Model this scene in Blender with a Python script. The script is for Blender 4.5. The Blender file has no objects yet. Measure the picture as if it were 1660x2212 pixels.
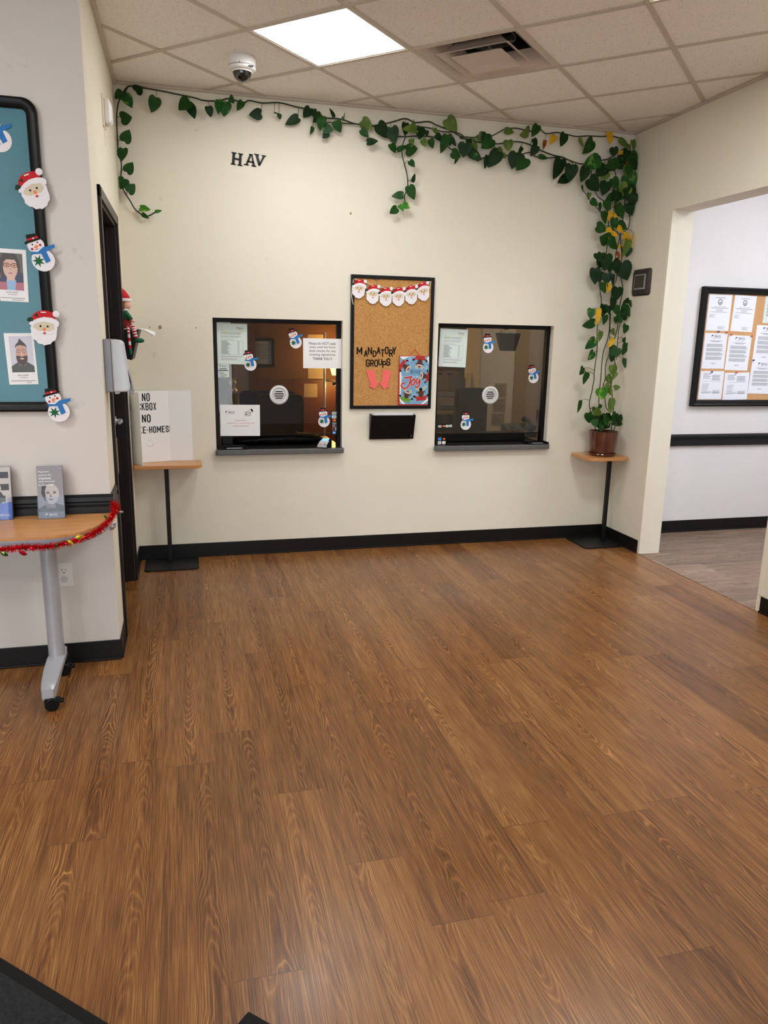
import bpy, bmesh, math, random
from mathutils import Vector, Matrix, Quaternion
SC = bpy.context.scene
COL = SC.collection
rnd = random.Random(7)

# ------------------------------------------------------------------ camera
CAM = Vector((0.3523, -5.3410, 1.5527))
YAW, PITCH, ROLL, FPX = 0.25962, -0.22756, 0.01970, 1626.64
def cam_axes():
    cy, sy = math.cos(YAW), math.sin(YAW)
    f = Vector((sy*math.cos(PITCH), cy*math.cos(PITCH), math.sin(PITCH)))
    r = Vector((cy, -sy, 0)); u = r.cross(f)
    c, s = math.cos(ROLL), math.sin(ROLL)
    return c*r+s*u, -s*r+c*u, f
CR, CU, CF = cam_axes()
cd = bpy.data.cameras.new('camera'); co = bpy.data.objects.new('camera', cd); COL.objects.link(co)
m4 = Matrix.Identity(4)
for i in range(3):
    m4[i][0] = CR[i]; m4[i][1] = CU[i]; m4[i][2] = -CF[i]; m4[i][3] = CAM[i]
co.matrix_world = m4
cd.sensor_fit = 'VERTICAL'; cd.sensor_height = 36.0; cd.sensor_width = 36.0*1660/2212
cd.lens = 36.0*FPX/2212; cd.clip_start = 0.02; cd.clip_end = 100
SC.camera = co

# ------------------------------------------------------------------ view, world and light settings
SC.view_settings.view_transform = 'Standard'; SC.view_settings.look = 'None'
SC.view_settings.gamma = 1.0; SC.view_settings.use_curve_mapping = False
SC.view_settings.exposure = 1.23
WORLD_COL, WORLD_STR = (0.82, 0.89, 1.0), 2.6
PANEL_COL, PANEL_STR = (1.0, 1.0, 0.985), 8.8      # lit troffers of the waiting room
PANEL2_STR = 14.5                                   # same fixtures, made brighter than the middle one to even the wall light
HALL_COL, HALL_STR = (0.90, 0.94, 1.06), 13.6        # troffers of the hallway
LAMP_COL, LAMP_W = (1.0, 0.58, 0.14), 3.8           # floor lamp in the office
OFFICE_COL, OFFICE_STR = (1.0, 0.86, 0.68), 6.5
w = bpy.data.worlds.new('world'); SC.world = w; w.use_nodes = True
bgn = w.node_tree.nodes['Background']
bgn.inputs[0].default_value = (*WORLD_COL, 1); bgn.inputs[1].default_value = WORLD_STR

# ------------------------------------------------------------------ dimensions (metres): back wall is y=0, left wall x=0
W, H = 3.6209, 3.049
YF = -1.70            # face of the wall with the blue board
WT = 0.171
def at(u, v, ax, val):     # a point of the photograph put on a real plane of the room
    d = CF + CR*((u-830)/FPX) + CU*((1106-v)/FPX)
    return CAM + d*((val-CAM[ax])/d[ax])
def bw(u, v, d=0.0): return at(u, v, 1, -d)
GA = math.radians(-45.29); GX, GY, GT = 0.2945, -0.6295, 0.6096
def gxy(i, j):
    b = (math.cos(GA), math.sin(GA)); c = (-math.sin(GA), math.cos(GA))
    return (GX+GT*(i*b[0]+j*c[0]), GY+GT*(i*b[1]+j*c[1]))

# ------------------------------------------------------------------ materials
def lin(c):
    return tuple((x/255/12.92 if x/255 <= 0.04045 else ((x/255+0.055)/1.055)**2.4) for x in c)
def mat(name, rgb, rough=0.5, metal=0.0, spec=0.5, noise=0.0, nscale=20, bump=0.0, bscale=200, coat=0.0, emit=None, estr=0.0, sheen=0.0):
    m = bpy.data.materials.new(name); m.use_nodes = True
    nt = m.node_tree; b = nt.nodes['Principled BSDF']
    c = lin(rgb)
    b.inputs['Base Color'].default_value = (*c, 1); b.inputs['Roughness'].default_value = rough
    b.inputs['Metallic'].default_value = metal; b.inputs['Specular IOR Level'].default_value = spec
    b.inputs['Coat Weight'].default_value = coat; b.inputs['Coat Roughness'].default_value = 0.1
    b.inputs['Sheen Weight'].default_value = sheen
    tc = nt.nodes.new('ShaderNodeTexCoord')
    if noise > 0:
        n = nt.nodes.new('ShaderNodeTexNoise'); n.inputs['Scale'].default_value = nscale; n.inputs['Detail'].default_value = 4
        nt.links.new(tc.outputs['Object'], n.inputs['Vector'])
        r = nt.nodes.new('ShaderNodeMapRange'); r.inputs[1].default_value = 0.3; r.inputs[2].default_value = 0.7
        r.inputs[3].default_value = 1-noise; r.inputs[4].default_value = 1+noise
        nt.links.new(n.outputs[0], r.inputs[0])
        mx = nt.nodes.new('ShaderNodeMix'); mx.data_type = 'RGBA'; mx.blend_type = 'MULTIPLY'; mx.inputs[0].default_value = 1
        mx.inputs[6].default_value = (*c, 1); nt.links.new(r.outputs[0], mx.inputs[7]); nt.links.new(mx.outputs[2], b.inputs['Base Color'])
    if bump > 0:
        n2 = nt.nodes.new('ShaderNodeTexNoise'); n2.inputs['Scale'].default_value = bscale; n2.inputs['Detail'].default_value = 3
        nt.links.new(tc.outputs['Object'], n2.inputs['Vector'])
        bp = nt.nodes.new('ShaderNodeBump'); bp.inputs['Strength'].default_value = bump; bp.inputs['Distance'].default_value = 0.002
        nt.links.new(n2.outputs[0], bp.inputs['Height']); nt.links.new(bp.outputs[0], b.inputs['Normal'])
    if emit:
        b.inputs['Emission Color'].default_value = (*emit, 1); b.inputs['Emission Strength'].default_value = estr
    return m

class NT:   # small node helper
    def __init__(s, m): s.m = m; s.t = m.node_tree; s.b = s.t.nodes['Principled BSDF']
    def n(s, k, **kw):
        x = s.t.nodes.new(k)
        for a, v in kw.items(): setattr(x, a, v)
        return x
    def l(s, a, b): s.t.links.new(a, b)
    def math(s, op, a, b=None, c=None):
        x = s.n('ShaderNodeMath', operation=op)
        for i, v in enumerate((a, b, c)):
            if v is None: continue
            if isinstance(v, (int, float)): x.inputs[i].default_value = v
            else: s.l(v, x.inputs[i])
        return x.outputs[0]
    def ramp(s, f, stops):
        x = s.n('ShaderNodeValToRGB'); e = x.color_ramp.elements
        while len(e) < len(stops): e.new(0.5)
        for q, (p, c) in zip(e, stops): q.position = p; q.color = (*lin(c), 1)
        s.l(f, x.inputs[0]); return x.outputs[0]
    def mix(s, f, a, b, blend='MIX'):
        x = s.n('ShaderNodeMix', data_type='RGBA', blend_type=blend)
        for i, v in ((0, f), (6, a), (7, b)):
            if isinstance(v, (int, float)): x.inputs[i].default_value = v
            elif isinstance(v, tuple): x.inputs[i].default_value = (*v, 1)
            else: s.l(v, x.inputs[i])
        return x.outputs[2]

def plank_mat(name, swap, pal, streak, pw=0.178, pl=1.22, rough=0.31, off=0.236, gscale=1.0):
    m = bpy.data.materials.new(name); m.use_nodes = True; k = NT(m)
    tc = k.n('ShaderNodeTexCoord'); sp = k.n('ShaderNodeSeparateXYZ'); k.l(tc.outputs['Object'], sp.inputs[0])
    X, Y = (sp.outputs[1], sp.outputs[0]) if swap else (sp.outputs[0], sp.outputs[1])
    xs = k.math('DIVIDE', k.math('SUBTRACT', X, off), pw)
    row = k.math('FLOOR', xs); fx = k.math('FRACT', xs)
    wn = k.n('ShaderNodeTexWhiteNoise', noise_dimensions='1D'); k.l(row, wn.inputs['W'])
    ys = k.math('ADD', k.math('DIVIDE', Y, pl), k.math('MULTIPLY', wn.outputs[0], 7.3))
    pid = k.math('FLOOR', ys); fy = k.math('FRACT', ys)
    cb = k.n('ShaderNodeCombineXYZ'); k.l(row, cb.inputs[0]); k.l(pid, cb.inputs[1])
    w2 = k.n('ShaderNodeTexWhiteNoise', noise_dimensions='2D'); k.l(cb.outputs[0], w2.inputs['Vector'])
    rid = w2.outputs[0]
    # cathedral arcs: nested long parabolas about a wandering heart line in each plank
    v1 = k.n('ShaderNodeCombineXYZ'); k.l(k.math('MULTIPLY', X, 9*gscale), v1.inputs[0])
    k.l(k.math('MULTIPLY', Y, 2.2*gscale), v1.inputs[1]); k.l(k.math('MULTIPLY', rid, 40), v1.inputs[2])
    n1 = k.n('ShaderNodeTexNoise'); n1.inputs['Scale'].default_value = 1; n1.inputs['Detail'].default_value = 3; n1.inputs['Roughness'].default_value = 0.5
    k.l(v1.outputs[0], n1.inputs['Vector'])
    rho = k.math('ADD', k.math('SUBTRACT', fx, 0.5), k.math('MULTIPLY', k.math('SUBTRACT', rid, 0.5), 0.7))
    rho2 = k.math('MULTIPLY', rho, rho)
    sgn = k.math('SUBTRACT', k.math('MULTIPLY', k.math('GREATER_THAN', k.math('FRACT', k.math('MULTIPLY', rid, 17.3)), 0.5), 2), 1)
    ph = k.math('ADD', k.math('MULTIPLY', rho2, 75), k.math('MULTIPLY', k.math('MULTIPLY', fy, sgn), 13))
    ph = k.math('ADD', ph, k.math('MULTIPLY', n1.outputs[0], 9))
    ring = k.math('ABSOLUTE', k.math('SUBTRACT', k.math('FRACT', ph), 0.5))       # 0..0.5
    # long fibres
    v2 = k.n('ShaderNodeCombineXYZ'); k.l(k.math('MULTIPLY', X, 330), v2.inputs[0]); k.l(k.math('MULTIPLY', Y, 6.5), v2.inputs[1]); k.l(k.math('MULTIPLY', rid, 90), v2.inputs[2])
    n2 = k.n('ShaderNodeTexNoise'); n2.inputs['Scale'].default_value = 1; n2.inputs['Detail'].default_value = 3; k.l(v2.outputs[0], n2.inputs['Vector'])
    n2s = k.math('ADD', k.math('MULTIPLY', k.math('SUBTRACT', n2.outputs[0], 0.5), 1.3), 0.5)
    v3 = k.n('ShaderNodeCombineXYZ'); k.l(k.math('MULTIPLY', X, 28), v3.inputs[0]); k.l(k.math('MULTIPLY', Y, 0.9), v3.inputs[1]); k.l(k.math('MULTIPLY', rid, 60), v3.inputs[2])
    n3 = k.n('ShaderNodeTexNoise'); n3.inputs['Scale'].default_value = 1; n3.inputs['Detail'].default_value = 2; k.l(v3.outputs[0], n3.inputs['Vector'])
    f = k.math('ADD', k.math('MULTIPLY', n2s, 0.58), k.math('MULTIPLY', n3.outputs[0], 0.30))
    f = k.math('ADD', f, k.math('MULTIPLY', ring, 0.22))
    f = k.math('ADD', f, k.math('MULTIPLY', k.math('SUBTRACT', rid, 0.5), 0.13))
    col = k.ramp(f, pal)
    # light cathedral lines
    ln = k.n('ShaderNodeMapRange'); k.l(ring, ln.inputs[0]); ln.inputs[1].default_value = 0.36; ln.inputs[2].default_value = 0.5
    lf = k.math('MULTIPLY', ln.outputs[0], k.math('MULTIPLY', k.math('POWER', k.math('MULTIPLY', n1.outputs[0], 1.5), 4.0), 0.55))
    col = k.mix(lf, col, lin(streak))
    # seams
    ex = k.math('MINIMUM', fx, k.math('SUBTRACT', 1.0, fx)); ey = k.math('MINIMUM', fy, k.math('SUBTRACT', 1.0, fy))
    sx = k.math('LESS_THAN', ex, 0.0055); sy = k.math('LESS_THAN', ey, 0.0010)
    seam = k.math('MAXIMUM', k.math('MULTIPLY', sx, 0.45), k.math('MULTIPLY', sy, 0.6))
    col = k.mix(seam, col, lin((62, 38, 24)))
    k.l(col, k.b.inputs['Base Color'])
    sn = k.n('ShaderNodeTexNoise'); sn.inputs['Scale'].default_value = 2.2; sn.inputs['Detail'].default_value = 4; k.l(tc.outputs['Object'], sn.inputs['Vector'])
    rr = k.n('ShaderNodeMapRange'); k.l(sn.outputs[0], rr.inputs[0]); rr.inputs[1].default_value = .3; rr.inputs[2].default_value = .7
    rr.inputs[3].default_value = rough-0.05; rr.inputs[4].default_value = rough+0.07; k.l(rr.outputs[0], k.b.inputs['Roughness'])
    k.b.inputs['Specular IOR Level'].default_value = 0.45
    bp = k.n('ShaderNodeBump'); bp.inputs['Strength'].default_value = 0.18; bp.inputs['Distance'].default_value = 0.0006
    k.l(n2.outputs[0], bp.inputs['Height']); k.l(bp.outputs[0], k.b.inputs['Normal'])
    return m

def wall_mat(name, rgb, scuff=0.35):
    m = bpy.data.materials.new(name); m.use_nodes = True; k = NT(m)
    tc = k.n('ShaderNodeTexCoord')
    n = k.n('ShaderNodeTexNoise'); n.inputs['Scale'].default_value = 2.3; n.inputs['Detail'].default_value = 5; n.inputs['Roughness'].default_value = .7
    k.l(tc.outputs['Object'], n.inputs['Vector'])
    r = k.n('ShaderNodeMapRange'); k.l(n.outputs[0], r.inputs[0]); r.inputs[1].default_value = .3; r.inputs[2].default_value = .75
    r.inputs[3].default_value = 1.0; r.inputs[4].default_value = 0.965
    col = k.mix(1.0, lin(rgb), r.outputs[0], 'MULTIPLY')
    s = k.n('ShaderNodeTexNoise'); s.inputs['Scale'].default_value = 9; s.inputs['Detail'].default_value = 6; k.l(tc.outputs['Object'], s.inputs['Vector'])
    sr = k.n('ShaderNodeMapRange'); k.l(s.outputs[0], sr.inputs[0]); sr.inputs[1].default_value = .70; sr.inputs[2].default_value = .80; sr.inputs[4].default_value = scuff
    col = k.mix(sr.outputs[0], col, lin((150, 132, 112)))
    k.l(col, k.b.inputs['Base Color']); k.b.inputs['Roughness'].default_value = 0.6; k.b.inputs['Specular IOR Level'].default_value = .3
    b2 = k.n('ShaderNodeTexNoise'); b2.inputs['Scale'].default_value = 260; k.l(tc.outputs['Object'], b2.inputs['Vector'])
    bp = k.n('ShaderNodeBump'); bp.inputs['Strength'].default_value = .12; bp.inputs['Distance'].default_value = .001
    k.l(b2.outputs[0], bp.inputs['Height']); k.l(bp.outputs[0], k.b.inputs['Normal'])
    return m

def tile_mat():
    m = bpy.data.materials.new('ceiling_tile'); m.use_nodes = True; k = NT(m)
    tc = k.n('ShaderNodeTexCoord')
    n = k.n('ShaderNodeTexNoise'); n.inputs['Scale'].default_value = 110; n.inputs['Detail'].default_value = 3; n.inputs['Roughness'].default_value = .7
    k.l(tc.outputs['Object'], n.inputs['Vector'])
    c1 = k.ramp(n.outputs[0], [(0.30, (200, 192, 184)), (0.42, (242, 236, 228)), (0.7, (246, 241, 233))])
    k.l(c1, k.b.inputs['Base Color']); k.b.inputs['Roughness'].default_value = .9; k.b.inputs['Specular IOR Level'].default_value = .1
    bp = k.n('ShaderNodeBump'); bp.inputs['Strength'].default_value = .35; bp.inputs['Distance'].default_value = .003
    k.l(n.outputs[0], bp.inputs['Height']); k.l(bp.outputs[0], k.b.inputs['Normal'])
    return m

def cork_mat(name, a, b_, c_):
    m = bpy.data.materials.new(name); m.use_nodes = True; k = NT(m)
    tc = k.n('ShaderNodeTexCoord')
    n = k.n('ShaderNodeTexNoise'); n.inputs['Scale'].default_value = 130; n.inputs['Detail'].default_value = 4; n.inputs['Roughness'].default_value = .8; k.l(tc.outputs['Object'], n.inputs['Vector'])
    k.l(k.ramp(n.outputs[0], [(.3, a), (.5, b_), (.72, c_)]), k.b.inputs['Base Color']); k.b.inputs['Roughness'].default_value = .9
    k.b.inputs['Specular IOR Level'].default_value = .1
    return m

def leaf_mat(name, base, vein, amount):
    m = bpy.data.materials.new(name); m.use_nodes = True; k = NT(m)
    tc = k.n('ShaderNodeTexCoord')
    n = k.n('ShaderNodeTexNoise'); n.inputs['Scale'].default_value = 26; n.inputs['Detail'].default_value = 3; k.l(tc.outputs['Object'], n.inputs['Vector'])
    r = k.n('ShaderNodeMapRange'); k.l(n.outputs[0], r.inputs[0]); r.inputs[1].default_value = .6-amount*.25; r.inputs[2].default_value = .68-amount*.25; r.inputs[4].default_value = min(1, .2+amount)
    n2 = k.n('ShaderNodeTexNoise'); n2.inputs['Scale'].default_value = 7; k.l(tc.outputs['Object'], n2.inputs['Vector'])
    b0 = k.mix(n2.outputs[0], tuple(x*.75 for x in lin(base)), tuple(min(1, x*1.3) for x in lin(base)))
    k.l(k.mix(r.outputs[0], b0, lin(vein)), k.b.inputs['Base Color'])
    k.b.inputs['Roughness'].default_value = .5; k.b.inputs['Specular IOR Level'].default_value = .22
    return m

def glass_mat(name, tint=(1, 1, 1), refl=1.0, rough=0.0):
    m = bpy.data.materials.new(name); m.use_nodes = True; nt = m.node_tree
    for x in list(nt.nodes): nt.nodes.remove(x)
    o = nt.nodes.new('ShaderNodeOutputMaterial'); t = nt.nodes.new('ShaderNodeBsdfTransparent'); g = nt.nodes.new('ShaderNodeBsdfGlossy')
    g.inputs['Roughness'].default_value = rough; t.inputs[0].default_value = (*tint, 1); mx = nt.nodes.new('ShaderNodeMixShader')
    f = nt.nodes.new('ShaderNodeFresnel'); f.inputs[0].default_value = 1.5
    mu = nt.nodes.new('ShaderNodeMath'); mu.operation = 'MULTIPLY'; mu.inputs[1].default_value = refl
    nt.links.new(f.outputs[0], mu.inputs[0]); nt.links.new(mu.outputs[0], mx.inputs[0])
    nt.links.new(t.outputs[0], mx.inputs[1]); nt.links.new(g.outputs[0], mx.inputs[2]); nt.links.new(mx.outputs[0], o.inputs[0])
    return m

def wood_mat(name, a, b_, rough=.35, ax=0):
    m = bpy.data.materials.new(name); m.use_nodes = True; k = NT(m)
    tc = k.n('ShaderNodeTexCoord'); mp = k.n('ShaderNodeMapping'); k.l(tc.outputs['Object'], mp.inputs[0])
    sc = [60, 60, 60]; sc[ax] = 4; mp.inputs['Scale'].default_value = sc
    n = k.n('ShaderNodeTexNoise'); n.inputs['Scale'].default_value = 1; n.inputs['Detail'].default_value = 4; k.l(mp.outputs[0], n.inputs['Vector'])
    k.l(k.ramp(n.outputs[0], [(.3, a), (.7, b_)]), k.b.inputs['Base Color']); k.b.inputs['Roughness'].default_value = rough
    return m

PAL_F = [(0.32, (80, 47, 22)), (0.45, (112, 71, 35)), (0.54, (127, 83, 43)), (0.68, (154, 109, 61))]
PAL_H = [(0.34, (82, 66, 54)), (0.46, (122, 100, 84)), (0.56, (148, 124, 104)), (0.70, (172, 148, 126))]
M = {}
M['floor'] = plank_mat('floor_planks', False, PAL_F, (196, 142, 82))
M['hallfloor'] = plank_mat('hall_planks', True, PAL_H, (160, 136, 114), rough=.45, off=0.02, gscale=1.3)
M['wall'] = wall_mat('wall_cream_paint', (231, 225, 208))
M['wallf'] = wall_mat('wall_grey_paint', (216, 210, 204), .45)
M['wallh'] = wall_mat('wall_white_paint', (226, 224, 222), .1)
M['tile'] = tile_mat()
M['tbar'] = mat('tbar_paint', (198, 186, 170), .5)
M['base'] = mat('black_rubber_base', (15, 14, 14), .45, spec=.3, noise=.2)
M['rail'] = mat('black_rail', (17, 17, 19), .4, spec=.35)
M['frame'] = mat('dark_door_paint', (30, 22, 21), .42, spec=.3)
M['frame_lit'] = mat('frame_head_lit', (60, 54, 50), .35)  # frame paint lightened for the head, the light on it put into colour
M['wframe'] = mat('black_window_frame', (11, 10, 9), .45, spec=.2)
M['sill'] = mat('grey_laminate', (92, 93, 91), .45, noise=.08, nscale=90)
M['silltop'] = mat('charcoal_laminate', (30, 30, 31), .3)
M['glass'] = glass_mat('pane_glass', (0.86, 0.86, 0.84), 1.0)
M['guard'] = mat('corner_guard_vinyl', (232, 224, 205), .35)
M['cork'] = cork_mat('cork', (150, 102, 55), (190, 140, 84), (212, 166, 108))
M['corkh'] = cork_mat('cork_pale', (178, 130, 86), (206, 160, 112), (220, 178, 132))
M['blackp'] = mat('black_plastic', (10, 10, 11), .4, spec=.25)
M['blackm'] = mat('black_metal', (17, 17, 18), .45, spec=.3, noise=.1)
M['blackf'] = mat('black_fabric', (20, 20, 22), .9, bump=.3)
M['navyf'] = mat('navy_fabric', (20, 32, 70), .9)
M['maple'] = wood_mat('maple_laminate', (186, 126, 72), (212, 156, 98), .3)
M['mapleedge'] = mat('maple_edge', (196, 136, 78), .4)
M['paper'] = mat('white_paper', (240, 240, 240), .6)
M['paperb'] = mat('bluish_paper', (214, 228, 222), .6)
M['paperc'] = mat('cool_paper', (232, 235, 243), .6)
M['ink'] = mat('black_ink', (14, 14, 16), .7, spec=.12)
M['inkg'] = mat('grey_ink', (150, 150, 152), .6)
M['inkgd'] = mat('dark_grey_ink', (100, 100, 104), .6)
M['inkr'] = mat('red_ink', (205, 90, 90), .6)
M['inkb'] = mat('blue_ink', (38, 48, 92), .6)
M['inky'] = mat('yellow_ink', (222, 210, 80), .6)
M['white'] = mat('white_felt', (238, 234, 238), .85)
M['whitep'] = mat('white_plastic', (228, 226, 222), .35)
M['greyp'] = mat('grey_plastic', (140, 140, 148), .3)
M['ltgreyp'] = mat('light_grey_plastic', (196, 197, 203), .35)
M['silver'] = mat('silver_paint', (176, 178, 184), .35, metal=.25)
M['chrome'] = mat('chrome', (220, 220, 222), .28, metal=.6)
M['steel'] = mat('brushed_steel', (214, 214, 214), .38, metal=.35)
M['red'] = mat('red_felt', (196, 22, 34), .8)
M['dkred'] = mat('dark_red_felt', (128, 12, 22), .8)
M['mred'] = mat('mouth_red', (190, 30, 50), .7)
M['skin'] = mat('beige_felt', (216, 204, 178), .85)
M['pink'] = mat('doll_skin', (232, 176, 156), .7)
M['orange'] = mat('orange_felt', (240, 140, 84), .8)
M['green'] = mat('green_felt', (14, 96, 58), .8)
M['dkgreen'] = mat('dark_green_felt', (16, 52, 38), .8)
M['blue'] = mat('blue_felt', (44, 118, 186), .8)
M['black'] = mat('black_felt', (16, 15, 17), .8)
M['brownh'] = mat('doll_hair', (120, 72, 32), .8)
M['teal'] = mat('teal_paper', (62, 124, 138), .3, noise=.14, nscale=3.5, spec=.5)
M['coral'] = mat('coral_paper', (240, 104, 98), .6)
M['ribbon'] = mat('orange_ribbon', (222, 84, 52), .5)
M['signblue'] = mat('sign_blue', (116, 164, 198), .35)
M['signred'] = mat('sign_red', (178, 40, 34), .35)
M['signwhite'] = mat('sign_white', (240, 240, 236), .35)
M['reinbrown'] = mat('sign_brown', (88, 46, 26), .4)
M['antler'] = mat('sign_tan', (212, 192, 120), .4)
M['signgreen'] = mat('sign_green', (104, 150, 44), .4)
M['signpink'] = mat('sign_pink', (236, 176, 176), .4)
M['string'] = mat('white_string', (232, 222, 206), .7)
M['potglaze'] = mat('brown_glaze', (86, 44, 28), .16, noise=.25, nscale=12, coat=.5)
M['soil'] = mat('soil', (44, 32, 24), .95, bump=.6, bscale=80)
M['stem'] = mat('vine_stem', (34, 46, 26), .6)
M['stem2'] = mat('petiole', (74, 84, 40), .6)
M['lg'] = leaf_mat('leaf_green', (25, 68, 18), (58, 106, 34), .1)
M['ld'] = leaf_mat('leaf_dark', (15, 46, 13), (34, 74, 24), .1)
M['lv'] = leaf_mat('leaf_variegated', (24, 78, 24), (132, 166, 70), .22)
M['lo'] = leaf_mat('leaf_olive', (78, 104, 40), (120, 136, 60), .3)
M['lb'] = leaf_mat('leaf_bright', (54, 122, 32), (180, 206, 84), .3)
M['ly'] = leaf_mat('leaf_yellow', (206, 158, 26), (222, 186, 50), .3)
M['lr'] = leaf_mat('leaf_brown', (120, 56, 26), (150, 80, 30), .3)
M['tinsel'] = mat('red_tinsel', (206, 14, 26), .22, metal=.85)
M['foilg'] = mat('gold_foil', (220, 200, 70), .2, metal=.9)
M['foils'] = mat('silver_foil', (220, 224, 236), .15, metal=.9)
M['foilgr'] = mat('green_foil', (70, 100, 40), .2, metal=.8)
M['foilr'] = mat('red_foil', (210, 20, 50), .2, metal=.8)
M['acrylic'] = glass_mat('clear_acrylic', (.95, .96, .99), .55)
M['broch'] = mat('brochure_grey', (136, 132, 138), .3)
M['brochd'] = mat('brochure_dark', (92, 92, 104), .3)
M['brochb'] = mat('brochure_blue', (60, 100, 190), .3)
M['mono1'] = mat('portrait_light', (188, 182, 180), .4)
M['mono2'] = mat('portrait_mid', (128, 122, 122), .4)
M['mono3'] = mat('portrait_dark', (58, 55, 58), .4)
M['photo_wall'] = mat('photo_backdrop', (198, 194, 206), .25)
M['photo_skin'] = mat('photo_skin', (206, 152, 128), .3)
M['photo_skin2'] = mat('photo_skin_pale', (214, 176, 160), .3)
M['photo_beard'] = mat('photo_beard', (70, 44, 34), .35)
M['photo_shirt'] = mat('photo_shirt', (58, 56, 44), .3)
M['photo_hair'] = mat('photo_hair', (60, 46, 40), .35)
M['photo_navy'] = mat('photo_navy', (36, 40, 78), .3)
M['photo_pink'] = mat('photo_pink', (176, 96, 112), .3)
M['photo_lblue'] = mat('photo_light_blue', (140, 176, 214), .3)
M['photo_dim'] = mat('photo_dim', (92, 84, 74), .3)
M['mat'] = mat('mat_carpet', (19, 20, 22), .95, noise=.85, nscale=120, bump=1.0, bscale=70)
M['matedge'] = mat('mat_rubber', (16, 16, 17), .6, spec=.2)
M['tstat'] = mat('thermostat_brown', (62, 52, 48), .35)
M['lcd'] = mat('lcd_screen', (66, 66, 50), .25)
M['dome'] = mat('camera_dome', (12, 12, 14), .06, coat=1)
M['panel'] = mat('light_diffuser', (240, 240, 240), .5, emit=PANEL_COL, estr=PANEL_STR)
M['panel2'] = mat('light_diffuser_bright', (240, 240, 240), .5, emit=PANEL_COL, estr=PANEL2_STR)
M['panelh'] = mat('hall_diffuser', (240, 240, 240), .5, emit=HALL_COL, estr=HALL_STR)
M['panelo'] = mat('office_fill_diffuser', (240, 240, 240), .5, emit=OFFICE_COL, estr=OFFICE_STR)
M['vent'] = mat('vent_paint', (206, 192, 178), .5)
M['ventin'] = mat('vent_inside', (12, 11, 10), .8)
M['ventgal'] = mat('galvanized', (150, 146, 140), .4, metal=.6)
M['owall'] = mat('office_wall', (102, 64, 30), .7)
M['owall2'] = mat('office_wainscot', (100, 48, 18), .5)
M['odoor'] = mat('office_door_grey', (150, 138, 132), .5)
M['odoorf'] = mat('office_door_frame', (96, 52, 32), .5)
M['owhite'] = mat('office_cabinet', (214, 202, 184), .6)
M['obeige'] = mat('office_beige', (168, 146, 118), .6)
M['brass'] = mat('brass', (200, 160, 80), .25, metal=.9)
M['bulb'] = mat('lamp_bulb', (255, 230, 170), .4, emit=(1, .74, .32), estr=25)
M['shade'] = mat('lamp_shade', (240, 190, 100), .6, emit=(1, .62, .16), estr=2.6)
M['bag'] = mat('black_bag', (7, 8, 12), .5, spec=.25, bump=.8, bscale=30)
M['visa'] = mat('card_navy', (30, 40, 96), .4)
M['cardb'] = mat('card_blue', (58, 130, 206), .4)
M['cardo'] = mat('card_orange', (236, 140, 40), .4)
M['cardr'] = mat('card_red', (206, 60, 46), .4)
M['cardw'] = mat('card_white', (206, 216, 212), .4)
M['screenb'] = mat('terminal_screen', (90, 150, 220), .3, emit=(.25, .5, .9), estr=.5)
M['pinb'] = mat('blue_pin', (34, 50, 120), .3)
M['tape'] = mat('tan_paper', (190, 164, 120), .8)
M['scuffm'] = mat('plaster_scar', (150, 128, 100), .8)

# ------------------------------------------------------------------ mesh builder
def rot2(p, a, c=(0, 0)):
    ca, sa = math.cos(a), math.sin(a)
    x, y = p[0]-c[0], p[1]-c[1]
    return (c[0]+ca*x-sa*y, c[1]+sa*x+ca*y)
def ell(cx, cz, rx, rz, n=24, a=0.0):
    return [rot2((cx+rx*math.cos(2*math.pi*i/n), cz+rz*math.sin(2*math.pi*i/n)), a, (cx, cz)) for i in range(n)]
def rect(x0, z0, x1, z1): return [(x0, z0), (x1, z0), (x1, z1), (x0, z1)]
def rrect(x0, z0, x1, z1, r, n=6):
    o = []
    for cx, cz, a0 in ((x1-r, z0+r, -90), (x1-r, z1-r, 0), (x0+r, z1-r, 90), (x0+r, z0+r, 180)):
        for i in range(n+1):
            a = math.radians(a0+90*i/n); o.append((cx+r*math.cos(a), cz+r*math.sin(a)))
    return o
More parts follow.
